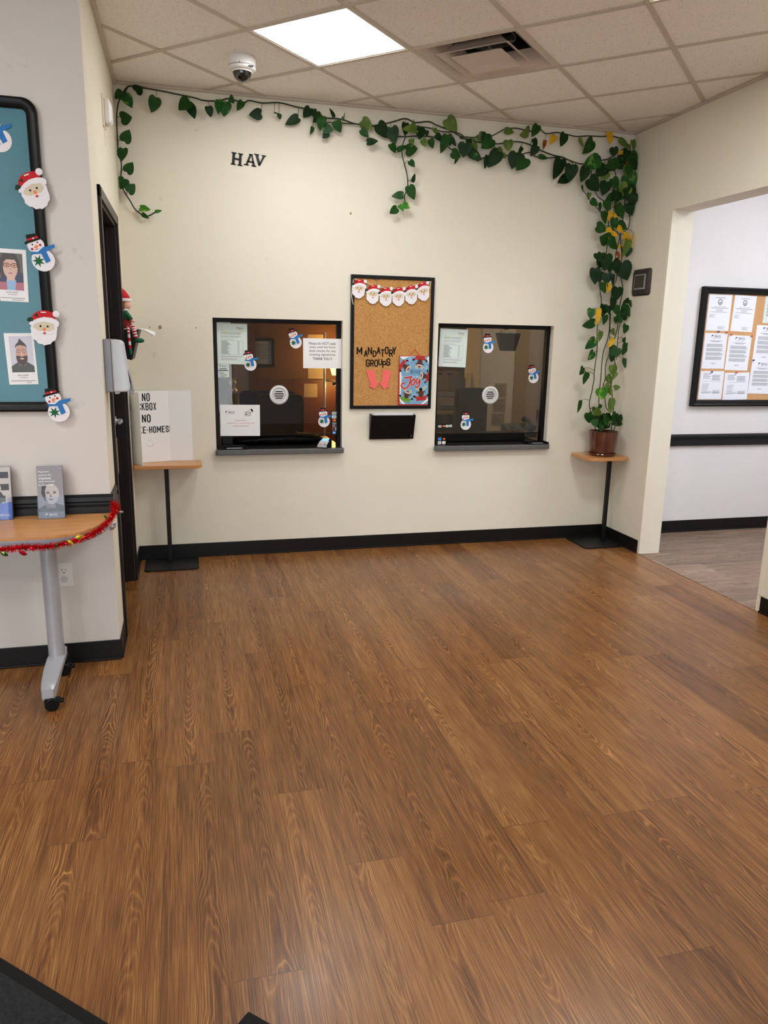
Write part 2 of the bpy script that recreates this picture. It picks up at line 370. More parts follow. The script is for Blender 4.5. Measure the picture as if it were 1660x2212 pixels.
class MB:
    def __init__(s): s.bm = bmesh.new(); s.mats = []
    def sl(s, m):
        m = M[m] if isinstance(m, str) else m
        if m not in s.mats: s.mats.append(m)
        return s.mats.index(m)
    def f(s, vs, m):
        try: fc = s.bm.faces.new(vs)
        except ValueError: return None
        fc.material_index = s.sl(m); return fc
    def v(s, p): return s.bm.verts.new(p)
    def poly(s, pts, m): return s.f([s.v(p) for p in pts], m)
    def plate(s, pl, y, m):                      # flat print facing -y; pl is CCW in (x,z)
        s.poly([(x, y, z) for x, z in pl], m); return s
    def prism(s, pl, y0, y1, m, m2=None):        # slab between y0 (front) and y1
        a = [s.v((x, y0, z)) for x, z in pl]; b = [s.v((x, y1, z)) for x, z in pl]
        s.f(a, m); s.f(b[::-1], m)
        n = len(pl)
        for i in range(n): s.f([a[i], b[i], b[(i+1) % n], a[(i+1) % n]], m2 or m)
        return s
    def prismz(s, pl, z0, z1, m, m2=None):       # slab from an (x,y) outline
        a = [s.v((x, y, z0)) for x, y in pl]; b = [s.v((x, y, z1)) for x, y in pl]
        s.f(a[::-1], m2 or m); s.f(b, m); n = len(pl)
        for i in range(n): s.f([a[i], a[(i+1) % n], b[(i+1) % n], b[i]], m2 or m)
        return s
    def prismx(s, pl, x0, x1, m):                # slab from a (y,z) outline
        a = [s.v((x0, y, z)) for y, z in pl]; b = [s.v((x1, y, z)) for y, z in pl]
        s.f(a[::-1], m); s.f(b, m); n = len(pl)
        for i in range(n): s.f([a[i], a[(i+1) % n], b[(i+1) % n], b[i]], m)
        return s
    def box(s, x0, y0, z0, x1, y1, z1, m):
        return s.prismz([(x0, y0), (x1, y0), (x1, y1), (x0, y1)], z0, z1, m)
    def loft(s, rings, m, cap0=True, cap1=True, closed=True):
        R = [[s.v(p) for p in r] for r in rings]; n = len(R[0])
        for a, b in zip(R, R[1:]):
            for i in range(n if closed else n-1): s.f([a[i], a[(i+1) % n], b[(i+1) % n], b[i]], m)
        if cap0: s.f(R[0][::-1], m)
        if cap1: s.f(R[-1], m)
        return s
    def tube(s, pts, r, m, seg=8, cap=True):
        pts = [Vector(p) for p in pts]; n = len(pts); rings = []
        rr = r if isinstance(r, (list, tuple)) else [r]*n
        up = None
        for i, p in enumerate(pts):
            t = (pts[min(i+1, n-1)]-pts[max(i-1, 0)]).normalized()
            if up is None:
                up = Vector((0, 0, 1)) if abs(t.z) < .9 else Vector((1, 0, 0))
            a = t.cross(up).normalized(); up2 = a.cross(t).normalized(); up = up2
            rings.append([p+(a*math.cos(2*math.pi*k/seg)+up2*math.sin(2*math.pi*k/seg))*rr[i] for k in range(seg)])
        rings = [list(r_) [::-1] for r_ in rings]
        return s.loft(rings, m, cap, cap)
    def cyl(s, p0, p1, r0, m, r1=None, seg=20): return s.tube([p0, p1], [r0, r0 if r1 is None else r1], m, seg)
    def lathe(s, prof, m, c=(0, 0, 0), seg=32, cap0=True, cap1=True):   # prof of (r,z), about z
        return s.loft([[(c[0]+r*math.cos(2*math.pi*k/seg), c[1]+r*math.sin(2*math.pi*k/seg), c[2]+z) for k in range(seg)] for r, z in prof], m, cap0, cap1)
    def lathey(s, prof, m, c=(0, 0, 0), seg=32, cap0=True, cap1=True):  # prof of (r,d): d grows toward -y
        return s.loft([[(c[0]+r*math.cos(2*math.pi*k/seg), c[1]-d, c[2]+r*math.sin(2*math.pi*k/seg)) for k in range(seg)] for r, d in prof], m, cap0, cap1)
    def ball(s, c, r, m, seg=20, rings=12):
        r = (r, r, r) if isinstance(r, (int, float)) else r
        rg = []
        for i in range(1, rings):
            a = -math.pi/2+math.pi*i/rings
            rg.append([(c[0]+r[0]*math.cos(a)*math.cos(2*math.pi*k/seg), c[1]+r[1]*math.cos(a)*math.sin(2*math.pi*k/seg), c[2]+r[2]*math.sin(a)) for k in range(seg)])
        return s.loft(rg, m)
    def text(s, txt, x0, z0, x1, z1, y, m, bold=0.0, depth=0.0, rot=0.0, shear=0.0):   # fitted into a box
        cu = bpy.data.curves.new('t', 'FONT'); cu.body = txt; cu.size = 1; cu.offset = bold; cu.shear = shear; cu.resolution_u = 2
        cu.align_x = 'CENTER'
        ob = bpy.data.objects.new('t', cu); COL.objects.link(ob)
        dg = bpy.context.evaluated_depsgraph_get(); me = ob.evaluated_get(dg).to_mesh()
        vs = [v.co.copy() for v in me.vertices]; fs = [tuple(p.vertices) for p in me.polygons]
        ob.evaluated_get(dg).to_mesh_clear(); bpy.data.objects.remove(ob); bpy.data.curves.remove(cu)
        if not vs: return s
        ax0, ax1 = min(v.x for v in vs), max(v.x for v in vs); az0, az1 = min(v.y for v in vs), max(v.y for v in vs)
        kx, kz = (x1-x0)/max(1e-6, ax1-ax0), (z1-z0)/max(1e-6, az1-az0)
        c = ((x0+x1)/2, (z0+z1)/2); nv = []
        for v in vs:
            p = (x0+(v.x-ax0)*kx, z0+(v.y-az0)*kz)
            if rot: p = rot2(p, rot, c)
            nv.append(p)
        V = [s.v((p[0], y, p[1])) for p in nv]
        for q in fs: s.f([V[i] for i in q], m)
        if depth:
            B = [s.v((p[0], y+depth, p[1])) for p in nv]
            ec = {}
            for q in fs:
                for i in range(len(q)):
                    e = (q[i], q[(i+1) % len(q)]); ec[e] = 1
            for (a, b) in ec:
                if (b, a) not in ec: s.f([V[a], B[a], B[b], V[b]], m)
        return s
    def lines(s, x0, x1, z_top, n, dz, th, y, m, jit=0.25, al='L', seed=1):   # rows of small print
        r = random.Random(seed)
        for i in range(n):
            w_ = (x1-x0)*(1-jit*r.random())
            a = x0 if al == 'L' else (x0+x1)/2-w_/2
            z = z_top-i*dz; s.plate(rect(a, z-th, a+w_, z), y, m)
        return s
    def build(s, name, parent=None, loc=None, rz=0.0, smooth=False, bevel=0.0, ry=0.0, bseg=2):
        s.bm.normal_update()
        me = bpy.data.meshes.new(name); s.bm.to_mesh(me); s.bm.free()
        for m in s.mats: me.materials.append(m)
        ob = bpy.data.objects.new(name, me); COL.objects.link(ob)
        if parent: ob.parent = parent
        if loc is not None: ob.location = loc
        ob.rotation_euler = (0, ry, rz)
        if smooth: me.shade_smooth()
        if smooth == 'auto':
            me.set_sharp_from_angle(angle=math.radians(40))
        if bevel:
            b = ob.modifiers.new('bevel', 'BEVEL'); b.width = bevel; b.segments = bseg; b.limit_method = 'ANGLE'; b.angle_limit = math.radians(40)
        return ob
GLY = {'A': [[(0, 0), (.5, 1), (1, 0)], [(.2, .33), (.8, .33)]], 'B': [[(0, 0), (0, 1), (.7, 1), (1, .88), (1, .64), (.75, .53), (0, .53)], [(.75, .53), (1, .4), (1, .12), (.7, 0), (0, 0)]],
 'C': [[(1, .72), (1, .85), (.75, 1), (.25, 1), (0, .85), (0, .15), (.25, 0), (.75, 0), (1, .15), (1, .28)]], 'D': [[(0, 0), (0, 1), (.6, 1), (1, .82), (1, .18), (.6, 0), (0, 0)]], 'E': [[(1, 1), (0, 1), (0, 0), (1, 0)], [(0, .52), (.85, .52)]],
 'G': [[(1, .76), (1, .87), (.75, 1), (.25, 1), (0, .85), (0, .15), (.25, 0), (.75, 0), (1, .15), (1, .48), (.55, .48)]], 'H': [[(0, 0), (0, 1)], [(1, 0), (1, 1)], [(0, .5), (1, .5)]], 'K': [[(0, 0), (0, 1)], [(1, 1), (.05, .42)], [(.35, .6), (1, 0)]],
 'L': [[(0, 1), (0, 0), (1, 0)]], 'M': [[(0, 0), (0, 1), (.5, .3), (1, 1), (1, 0)]], 'N': [[(0, 0), (0, 1), (1, 0), (1, 1)]], 'O': [[(.5, 1), (.25, 1), (0, .85), (0, .15), (.25, 0), (.75, 0), (1, .15), (1, .85), (.75, 1), (.5, 1)]],
 'P': [[(0, 0), (0, 1), (.75, 1), (1, .87), (1, .6), (.75, .47), (0, .47)]], 'R': [[(0, 0), (0, 1), (.75, 1), (1, .87), (1, .6), (.75, .47), (0, .47)], [(.45, .47), (1, 0)]],
 'S': [[(1, .74), (1, .87), (.75, 1), (.25, 1), (0, .87), (0, .64), (.25, .54), (.75, .46), (1, .36), (1, .13), (.75, 0), (.25, 0), (0, .13), (0, .26)]], 'T': [[(0, 1), (1, 1)], [(.5, 1), (.5, 0)]], 'U': [[(0, 1), (0, .15), (.25, 0), (.75, 0), (1, .15), (1, 1)]],
 'X': [[(0, 0), (1, 1)], [(0, 1), (1, 0)]], 'Y': [[(0, 1), (.5, .45), (1, 1)], [(.5, .45), (.5, 0)]], '!': [[(.5, 1), (.5, .3)], [(.5, .1), (.5, 0)]], '-': [[(0, .48), (1, .48)]]}
def glyph(b, ch, x0, z0, x1, z1, y, m, tw, depth=.0008, tall=1.0):      # block letter made of even strokes
    h = tw/2; ww, hh = max(1e-5, x1-x0-tw), z1-z0-tw
    k = 0
    for line in GLY[ch]:
        P = [(x0+h+ww*x, z0+h+hh*z) for x, z in line]
        for (ax, az), (cx, cz) in zip(P, P[1:]):
            dx, dz = cx-ax, cz-az; l = math.hypot(dx, dz) or 1; dx, dz = dx/l*h, dz/l*h; o = .82
            pl = [(ax-dx*o+dz, az-dz*o-dx), (cx+dx*o+dz, cz+dz*o-dx), (cx+dx*o-dz, cz+dz*o+dx), (ax-dx*o-dz, az-dz*o+dx)]
            pl = [(min(max(x, x0), x1), min(max(z, z0), z1)) for x, z in pl]
            b.prism(pl, y-depth-.00004*k, y, m); k += 1
def word(b, txt, x0, z0, x1, z1, y, m, th=.27, depth=.0006):
    wt = [{'!': .34, '-': .5, 'M': 1.3}.get(c, 1.0) for c in txt]; u = (x1-x0)/(sum(wt)+.26*(len(txt)-1)); x = x0
    for c, k in zip(txt, wt):
        glyph(b, c, x, z0, x+u*k, z1, y, m, u*th, depth); x += u*(k+.26)
def tag(o, label=None, cat=None, group=None, kind=None):
    if label: o['label'] = label
    if cat: o['category'] = cat
    if group: o['group'] = group
    if kind: o['kind'] = kind
    return o
def thing(name, label, cat, loc=(0, 0, 0), rz=0.0, group=None, ry=0.0):
    o = bpy.data.objects.new(name, None); COL.objects.link(o); o.location = loc; o.rotation_euler = (0, ry, rz); o.empty_display_size = .1
    return tag(o, label, cat, group)
def copy_tree(o, parent=None):
    c = o.copy(); COL.objects.link(c)
    if parent: c.parent = parent
    for ch in list(o.children): copy_tree(ch, c)
    return c
def st(ob): ob['kind'] = 'structure'; return ob

# ------------------------------------------------------------------ structure: floor, walls, ceiling
XL, YB, XH, YO = -4.8, -8.2, 6.2, 2.75      # far left, far back, hall end, office rear
st(MB().box(XL-.1, YB-.1, -.08, W, 0.1, 0, 'floor').build('floor'))
st(MB().box(W, -3.0, -.08, XH+.1, 0.1, 0, 'hallfloor').build('floor_hall'))
st(MB().box(W-.012, -1.778, 0, W+.012, -.549, .0022, M['hallfloor']).build('trim_threshold'))
st(MB().box(-1.0, .1, -.08, 5.3, YO+.1, 0, mat('office_carpet', (70, 62, 56), .95, noise=.2, nscale=80)).build('floor_office'))

WL = (0.552, 1.444, 0.735, 1.662); WR = (2.152, 3.072, 0.735, 1.662)     # the two service openings
b = MB(); BT = 0.15
for (x0, x1, z0, z1) in ((-.02, WL[0], 0, H), (WL[0], WL[1], 0, WL[2]), (WL[0], WL[1], WL[3], H), (WL[1], WR[0], 0, H),
                         (WR[0], WR[1], 0, WR[2]), (WR[0], WR[1], WR[3], H), (WR[1], XH, 0, H)):
    b.box(x0, 0, z0, x1, BT, z1, 'wall' if x1 < 4 else 'wall')
st(b.build('wall_back'))
# hallway lining on the same plane, white paint
st(MB().box(W+WT, -.004, 0, XH, 0.0, H, 'wallh').build('wall_hall'))
st(MB().box(XH, -3.0, 0, XH+.1, .1, H, 'wallh').build('wall_hall_end'))
st(MB().box(W+WT, -3.0, 0, XH, -2.9, H, 'wallh').build('wall_hall_front'))
# left wall with the door opening
DY0, DY1, DZ = -1.395, -.47, 2.16
b = MB()
b.box(-.13, YF, 0, 0, DY0, H, 'wall'); b.box(-.13, DY0, DZ, 0, DY1, H, 'wall'); b.box(-.13, DY1, 0, 0, 0, H, 'wall')
st(b.build('wall_left'))
st(MB().box(XL, YF-.006, 0, 0.0, YF, H, 'wallf').box(XL, YF, 0, -.13, YF+.13, H, 'wallf').build('wall_front'))
st(MB().box(XL-.1, YB, 0, XL, YF+.13, H, 'wallf').build('wall_far_left'))
# right wall with the hall opening
OY0, OY1, OZ = -1.778, -.549, 2.439
b = MB()
b.box(W, OY1, 0, W+WT, 0, H, 'wall'); b.box(W, OY0, OZ, W+WT, OY1, H, 'wall'); b.box(W, YB, 0, W+WT, OY0, H, 'wall')
st(b.build('wall_right'))
# entrance wall behind the camera with daylight glazing
b = MB(); EX0, EX1, EZ0, EZ1 = -4.2, 1.2, .15, 2.55
b.box(XL, YB-.1, 0, EX0, YB, H, 'wallf'); b.box(EX1, YB-.1, 0, W+WT, YB, H, 'wallf')
b.box(EX0, YB-.1, 0, EX1, YB, EZ0, 'wallf'); b.box(EX0, YB-.1, EZ1, EX1, YB, H, 'wallf')
st(b.build('wall_entrance'))
b = MB()
for i in range(5):
    x = EX0+(EX1-EX0)*i/4; b.box(x-.03, YB-.08, EZ0, x+.03, YB-.02, EZ1, 'frame')
b.box(EX0, YB-.08, EZ0, EX1, YB-.02, EZ0+.05, 'frame'); b.box(EX0, YB-.08, EZ1-.05, EX1, YB-.02, EZ1, 'frame')
wo = st(b.build('window_3')); MB().box(EX0, YB-.055, EZ0, EX1, YB-.05, EZ1, 'glass').build('pane', wo)
# office behind the service windows
b = MB()
b.box(-1.0, YO, 0, 5.2, YO+.1, H, 'owall'); st(b.build('wall_office'))
st(MB().box(-1.1, BT, 0, -1.0, YO, H, 'owall').build('wall_office_left'))
st(MB().box(5.2, BT, 0, 5.3, YO, H, 'owhite').build('wall_office_right'))

# ceiling: each lay-in tile a face, T-bar grid as its part
LIGHTS = [(1, 0, 'panel'), (4, 0, 'panel2'), (1, -6, 'panel2'), (7, -3, 'panel2'), (1, -9, 'panel2'), (4, -9, 'panel2')]  # last two panels are unseen, added to brighten the front wall
HALLL = [(6, 4, 'panelh'), (5, 2, None)]
VENT = (2, 1)
skip = {(i, j) for i, j, _ in LIGHTS} | {VENT, (6, 4), (8, 4)}
OFF_L = (3, 6)
skip.add(OFF_L)
b = MB(); g = MB()
inb = lambda x, y: XL-.7 < x < XH+.7 and YB-.7 < y < YO+.7
for i in range(-14, 18):
    for j in range(-16, 16):
        c = gxy(i+.5, j+.5)
        if not inb(*c): continue
        if (i, j) not in skip:
            q = [gxy(i, j), gxy(i+1, j), gxy(i+1, j+1), gxy(i, j+1)]
            b.poly([(x, y, H) for x, y in q[::-1]], 'tile')
        # the bars along two sides of this cell
        for a, e, hz in ((gxy(i, j), gxy(i+1, j), .0062), (gxy(i, j), gxy(i, j+1), .0055)):
            d = Vector((e[0]-a[0], e[1]-a[1])).normalized()*.0125; p = Vector((-d.y, d.x))
            g.prismz([(a[0]+p.x, a[1]+p.y), (a[0]-p.x, a[1]-p.y), (e[0]-p.x, e[1]-p.y), (e[0]+p.x, e[1]+p.y)], H-hz, H+.004, 'tbar')
ceil = st(b.build('ceiling')); g.build('grid', ceil)
st(MB().box(XL-.2, YB-.2, H+.45, XH+.2, YO+.2, H+.5, 'ventin').build('ceiling_shade_slab'))  # unseen dark slab added above the tiles to keep the vent dark
st(MB().box(0, YF, H-.022, .02, 0, H-.002, 'tbar').build('trim_1'))
st(MB().box(0, -.018, H-.016, W, 0, H-.002, 'tbar').build('trim_2'))
st(MB().box(W-.018, YB, H-.016, W, 0, H-.002, 'tbar').build('trim_3'))

# baseboards and rails
BB = .1
def base_run(name, x0, y0, x1, y1, nx, ny):     # a cove base: board plus toe
    b = MB(); t = .007; toe = .014
    for (d, z0, z1) in ((t, 0, BB), (toe, 0, .012)):
        xs = sorted((x0, x1, x0+nx*d, x1+nx*d)); ys = sorted((y0, y1, y0+ny*d, y1+ny*d))
        b.box(xs[0], ys[0], z0, xs[-1], ys[-1], z1, 'base')
    return st(b.build(name, bevel=.003))
base_run('baseboard_back', 0, 0, W, 0, 0, -1)
base_run('baseboard_left', 0, -.42, 0, -.008, 1, 0)
base_run('baseboard_left_stub', 0, YF+.0, 0, -1.445, 1, 0)
base_run('baseboard_front', XL, YF-.006, .007, YF-.006, 0, -1)
base_run('baseboard_right', W, -.525, W, -.008, -1, 0)
base_run('baseboard_right_near', W, YB, W, -1.81, -1, 0)
base_run('baseboard_hall', W+WT, -.004, XH, -.004, 0, -1)
def rail_profile(z0, z1, d):
    h = z1-z0
    return [(0, z0), (-d*.75, z0), (-d, z0+h*.08), (-d, z0+h*.52), (-d*.55, z0+h*.60), (-d*.55, z0+h*.68), (-d*.9, z0+h*.74), (-d*.85, z0+h*.9), (-d*.3, z1), (0, z1)]
st(MB().prismx([(YF-.006+y, z) for y, z in rail_profile(.705, .822, .022)], XL, .012, 'rail').build('trim_4'))
b = MB(); b.prism([(0-y, z) for y, z in rail_profile(.705, .822, .012)][::-1], YF-.018, -1.45, 'rail'); st(b.build('trim_5'))
st(MB().prismx([(-.004+y, z) for y, z in rail_profile(.733, .828, .028)], W+WT, XH, 'rail').build('trim_6'))
# corner guards at the hall opening and the wall corner
for k, (x0, y0, x1, y1, h) in enumerate(((W-.002, OY1, W+.001, OY1+.032, OZ), (W-.002, OY0-.03, W+.001, OY0, OZ))):
    b = MB(); b.box(x0, y0, BB if k else 0, x1, y1, h, 'guard')
    ya, yb = (OY1-.002, OY1) if k == 0 else (OY0, OY0+.002)
    b.box(W-.002, ya, 0, W+.03, yb, h, 'guard')
    st(b.build('trim_%d' % (7+k), bevel=.001))

# door in the left wall: dark frame, recessed slab, lever handle
d1 = tag(bpy.data.objects.new('door_1', None), kind='structure'); COL.objects.link(d1)
b = MB()
b.box(0, DY0-.05, 0, .014, DY0, DZ+.05, 'frame'); b.box(0, DY1, 0, .014, DY1+.05, DZ+.05, 'frame'); 
b.box(-.13, DY0-.0, 0, 0, DY0+.012, DZ, 'frame'); b.box(-.13, DY1-.012, 0, 0, DY1, DZ, 'frame'); b.box(-.13, DY0, DZ-.012, 0, DY1, DZ, 'frame')
b.box(-.062, DY1-.03, 0, -.044, DY1-.012, DZ-.012, 'frame'); b.box(-.062, DY0+.012, 0, -.044, DY0+.03, DZ-.012, 'frame')
b.build('jamb', d1, bevel=.002)
MB().box(0, DY0-.05, DZ, .014, DY1+.05, DZ+.05, 'frame_lit').build('frame_head', d1)
b = MB(); b.box(-.106, DY0+.015, .012, -.062, DY1-.015, DZ-.015, 'frame'); slab = b.build('slab', d1)
b = MB(); b.lathe([(.0, 0), (.027, 0), (.027, .008), (.012, .012), (.012, .042), (0, .044)], 'chrome', seg=20)
b.tube([(-.002, 0, .036), (-.045, 0, .038), (-.11, 0, .036)], [.0115, .011, .010], 'chrome', seg=12)
hd = b.build('lever_handle', slab, smooth='auto'); hd.location = (-.062, -.545, 1.034); hd.rotation_euler = (0, math.pi/2, math.pi/2*0)
hd.rotation_euler = Matrix(((0, 0, 1), (1, 0, 0), (0, 1, 0))).to_euler()
b = MB(); pl = [(-.52, .72), (-.50, .70), (-.485, .73), (-.492, .80), (-.482, .86), (-.49, .92), (-.52, .93)]
b.prismx([(y, z) for y, z in pl], -.0615, -.0585, 'tape'); tp = b.build('torn_paper', slab); tp['label'] = 'torn tan paper stuck to the door edge'

# ------------------------------------------------------------------ service windows
def service_window(idx, X0, X1, Z0, Z1, glz):
    r = tag(bpy.data.objects.new('window_%d' % idx, None), kind='structure'); COL.objects.link(r)
    b = MB(); fw = .028; y0, y1 = .052, .10
    b.box(X0, y0, Z0, X0+fw, y1, Z1, 'wframe'); b.box(X1-fw, y0, Z0, X1, y1, Z1, 'wframe'); b.box(X0+fw, y0, Z1-fw, X1-fw, y1, Z1, 'wframe')
    b.build('window_frame', r, bevel=.002)
    b = MB(); b.box(X0+fw-.003, .072, glz, X1-fw+.003, .078, Z1-fw+.003, 'glass'); b.build('pane', r)
    b = MB(); b.box(X0+fw, .0705, glz-.006, X1-fw, .0795, glz+.002, 'wframe'); b.build('edge_strip', r)
    b = MB(); b.prismz(rrect(X0-.008, -.055, X1+.008, .0, .02), Z0-.002, Z0+.036, 'sill')
    b.box(X0, 0, Z0, X1, .60, Z0+.036, 'sill')
    b.build('sill', r, bevel=.006)
    b = MB(); b.box(X0+.004, -.03, Z0+.036, X1-.004, .6, Z0+.0375, 'silltop'); b.build('sill_top', r)
    return r
service_window(1, WL[0], WL[1], WL[2], WL[3], .862)
service_window(2, WR[0], WR[1], WR[2], WR[3], .848)
GY_ = .0715     # front face of the panes

# round speak-through grilles
def grille(u, v, label):
    c = at(u, v, 1, GY_)
    t = thing('speak_through_grille', label, 'speaker grille', c, group='speak-through grilles in the service windows')
    b = MB(); b.lathey([(.066, 0), (.068, .004), (.066, .010), (.056, .014), (.048, .012), (.044, .006), (.040, .006)], 'steel', seg=48, cap1=False)
    b.build('rim', t, smooth='auto')
    b = MB(); b.lathey([(.041, .001), (.041, .002)], 'blackp', seg=32); b.build('backing', t)
    b = MB()
    b.lathey([(.041, .004), (.041, .009), (.034, .009), (.034, .004)], 'steel', seg=32, cap0=False, cap1=False)
    for k in range(-2, 3):
        z = k*.0152; hw = math.sqrt(max(0, .038**2-z*z))
        b.box(-hw, -.010, z-.0036, hw, -.004, z+.0036, 'steel')
    b.build('slats', t, bevel=.001)
grille(603, 853, 'round silver speak-through grille in the left service window')
grille(1059, 853.5, 'round silver speak-through grille in the right service window')

# ------------------------------------------------------------------ felt cut-outs (snowmen and santas), unit height, facing -y
def snow_poly():
    o = []
    for i in range(28):
        a = math.radians(118-360*i/36*1.0)
    return o
def make_snowman():
    t = thing('snowman_cutout', 'x', 'snowman decoration')
    b = MB(); b.prism(ell(0.02, -.20, .295, .29, 32), -.012, 0, 'white'); b.prism(ell(-.05, .20, .215, .20, 28), -.018, -.004, 'white'); b.build('body', t)
    b = MB()
    b.prism([(-.30, .27), (.12, .33), (.19, .37), (.15, .39), (.08, .37), (.06, .50), (-.22, .50), (-.235, .355), (-.32, .31)], -.024, -.018, 'black')
    b.prism([(-.232, .345), (.075, .375), (.068, .425), (-.228, .395)], -.027, -.024, 'red')
    b.plate(ell(-.06, .385, .022, .022, 10), -.0275, 'white'); b.build('hat', t)
    b = MB(); b.prism([(-.22, .07), (-.24, .0), (.02, -.03), (.07, -.29), (.20, -.25), (.16, 0), (.40, .06), (.42, .15), (.15, .12), (.12, .13), (-.05, .03)], -.027, -.016, 'blue'); b.build('scarf', t)
    b = MB(); pl = []
    for k in range(14):
        r = .165 if k % 2 == 0 else .07; a = math.pi*2*k/14+.2; pl.append((-.10+r*math.cos(a), -.20+r*math.sin(a)))
    b.prism(pl, -.018, -.012, 'green'); b.build('snowflake', t)
    b = MB()
    for x, z, r, m in ((-.13, .235, .022, 'black'), (.01, .265, .022, 'black'), (-.17, .125, .035, 'mred'), (.06, .19, .035, 'mred')): b.plate(ell(x, z, r, r, 10), -.0185, m)
    b.plate(ell(-.05, .165, .062, .04, 14, .35), -.0195, 'orange')
    b.plate([(-.13, .10), (-.06, .085), (.03, .12), (-.05, .105)], -.019, 'black'); b.build('face', t)
    return t
def santa_beard():
    return [(-.33, .10), (-.37, -.02), (-.35, -.13), (-.37, -.22), (-.30, -.34), (-.24, -.36), (-.18, -.45), (-.07, -.465), (-.02, -.50), (.07, -.47), (.15, -.45), (.20, -.38), (.28, -.34), (.32, -.22), (.33, -.08), (.35, .02), (.31, .14), (.1, .22), (-.2, .2)]
def make_santa():
    t = thing('santa_cutout', 'x', 'santa decoration')
    santa_parts(t); return t
def santa_parts(t):
    b = MB(); b.prism(santa_beard()[::1], -.012, 0, 'white'); b.build('beard', t)
    b = MB(); b.prism([(-.27, .12), (-.29, .0), (-.2, -.1), (0, -.12), (.2, -.1), (.27, .0), (.25, .12), (0, .19)], -.016, -.010, 'skin')
    for x in (-.10, .09): b.plate(ell(x, .04, .028, .032, 12), -.0165, 'black')
    b.plate(ell(0, -.05, .045, .055, 12), -.023, 'orange'); b.build('face', t)
    b = MB()
    b.prism([(0, -.06), (.08, -.10), (.17, -.09), (.27, -.02), (.25, -.12), (.17, -.19), (.06, -.17), (0, -.14), (-.06, -.17), (-.17, -.19), (-.25, -.12), (-.27, -.02), (-.17, -.09), (-.08, -.10)], -.022, -.014, 'white'); b.build('moustache', t)
    b = MB(); b.plate([(0, -.19), (.045, -.145), (.02, -.12), (0, -.13), (-.02, -.12), (-.045, -.145)], -.0232, 'mred'); b.build('mouth', t)
    b = MB()
    b.prism([(-.32, .17), (-.30, .34), (-.18, .44), (0, .49), (.2, .46), (.32, .38), (.30, .22), (0, .3)], -.018, -.004, 'red')
    b.plate(rect(-.08, .415, .06, .445), -.0185, 'white'); b.build('hat', t)
    b = MB(); b.prism([(-.40, .08), (-.36, .18), (-.2, .24), (0, .30), (.2, .29), (.34, .24), (.41, .16), (.38, .06), (.31, .04), (.24, .12), (.02, .17), (-.2, .12), (-.3, .03)], -.026, -.016, 'white'); b.build('brim', t)
    b = MB(); b.ball((.33, -.018, .40), (.095, .022, .095), 'white', 18, 10); b.build('pom_pom', t, smooth=True)
    b = MB(); b.prism([(-.46, .18), (-.38, .14), (-.28, .18), (-.24, .27), (-.16, .3), (-.15, .38), (-.24, .36), (-.30, .28), (-.4, .27)], -.028, -.02, 'dkgreen'); b.prism(ell(-.25, .27, .06, .06, 10), -.031, -.026, 'red'); b.build('holly', t)
SNOW = make_snowman(); SANTA = make_santa(); first = {'s': True, 'n': True}
def place_cut(kind, loc, size, deg, label, group):
    src = SNOW if kind == 'n' else SANTA
    o = src if first[kind] else copy_tree(src)
    first[kind] = False
    o.location = loc; o.scale = (size, 0.14, size); o.rotation_euler = (0, -math.radians(deg), 0)
    tag(o, label, None, group)
    return o
def cut_on(kind, u, v, ax, val, size, deg, label, group): return place_cut(kind, at(u, v, ax, val), size, deg, label, group)
gw = 'felt snowmen stuck to the service windows'
Y1 = GY_-.0008
cut_on('n', 540, 779, 1, Y1, .142, 2, 'felt snowman on the left service window overlapping the tall notice', gw)
cut_on('n', 637, 731, 1, Y1, .142, 10, 'felt snowman on the left service window, left of the walk-away sign', gw)
cut_on('n', 700, 902, 1, Y1, .142, -4, 'felt snowman on the left service window, beside the column of card logos', gw)
cut_on('n', 1055, 742, 1, Y1, .142, -2, 'felt snowman at the top of the right service window near the dark hopper', gw)
cut_on('n', 1152, 808, 1, Y1, .142, 6, 'felt snowman at the right edge of the right service window', gw)
cut_on('n', 1007, 909, 1, Y1, .142, -6, 'felt snowman at the bottom of the right service window', gw)

# ------------------------------------------------------------------ notices
def sheet(name, label, cat, u0, v0, u1, v1, y, draw, m='paper', rot=0.0, group=None, ax=1, th=.0012):
    a = at(u0, v0, ax, y); c = at(u1, v1, ax, y)
    w_, h_ = c.x-a.x, a.z-c.z
    t = thing(name, label, cat, (a.x+w_/2, y, a.z-h_/2), group=group, ry=-math.radians(rot))
    MB().prism(rect(-w_/2, -h_/2, w_/2, h_/2), -th, 0, m).build('sheet', t)
    box = [MB()]; nm = 'print'; g = draw(box if draw.__name__ in ('draw_id', 'draw_seal') else box[0], w_, h_, -th-.0004)
    if g is not None:
        for nxt in g: box[0].build(nm, t); nm = nxt; box[0] = MB()
    box[0].build(nm, t)
    return t
def logo(b, cx, cz, s, y, m='inkb'):          # small flag mark and letters
    b.plate([(cx-s*1.35, cz-s*.3), (cx-s*1.1, cz+.05*s), (cx-s*.65, cz+.32*s), (cx-s*1.35, cz+.32*s)], y, m)
    b.plate([(cx-s*1.0, cz-s*.02), (cx-s*.85, cz-.02*s), (cx-s*.6, cz+.2*s)], y-.0001, 'inkg')
    b.text('BHG', cx-s*.4, cz-s*.33, cx+s*1.35, cz+s*.33, y, m)
    b.plate(rect(cx-s*1.35, cz-s*.58, cx+s*1.35, cz-s*.53), y, 'inkg')
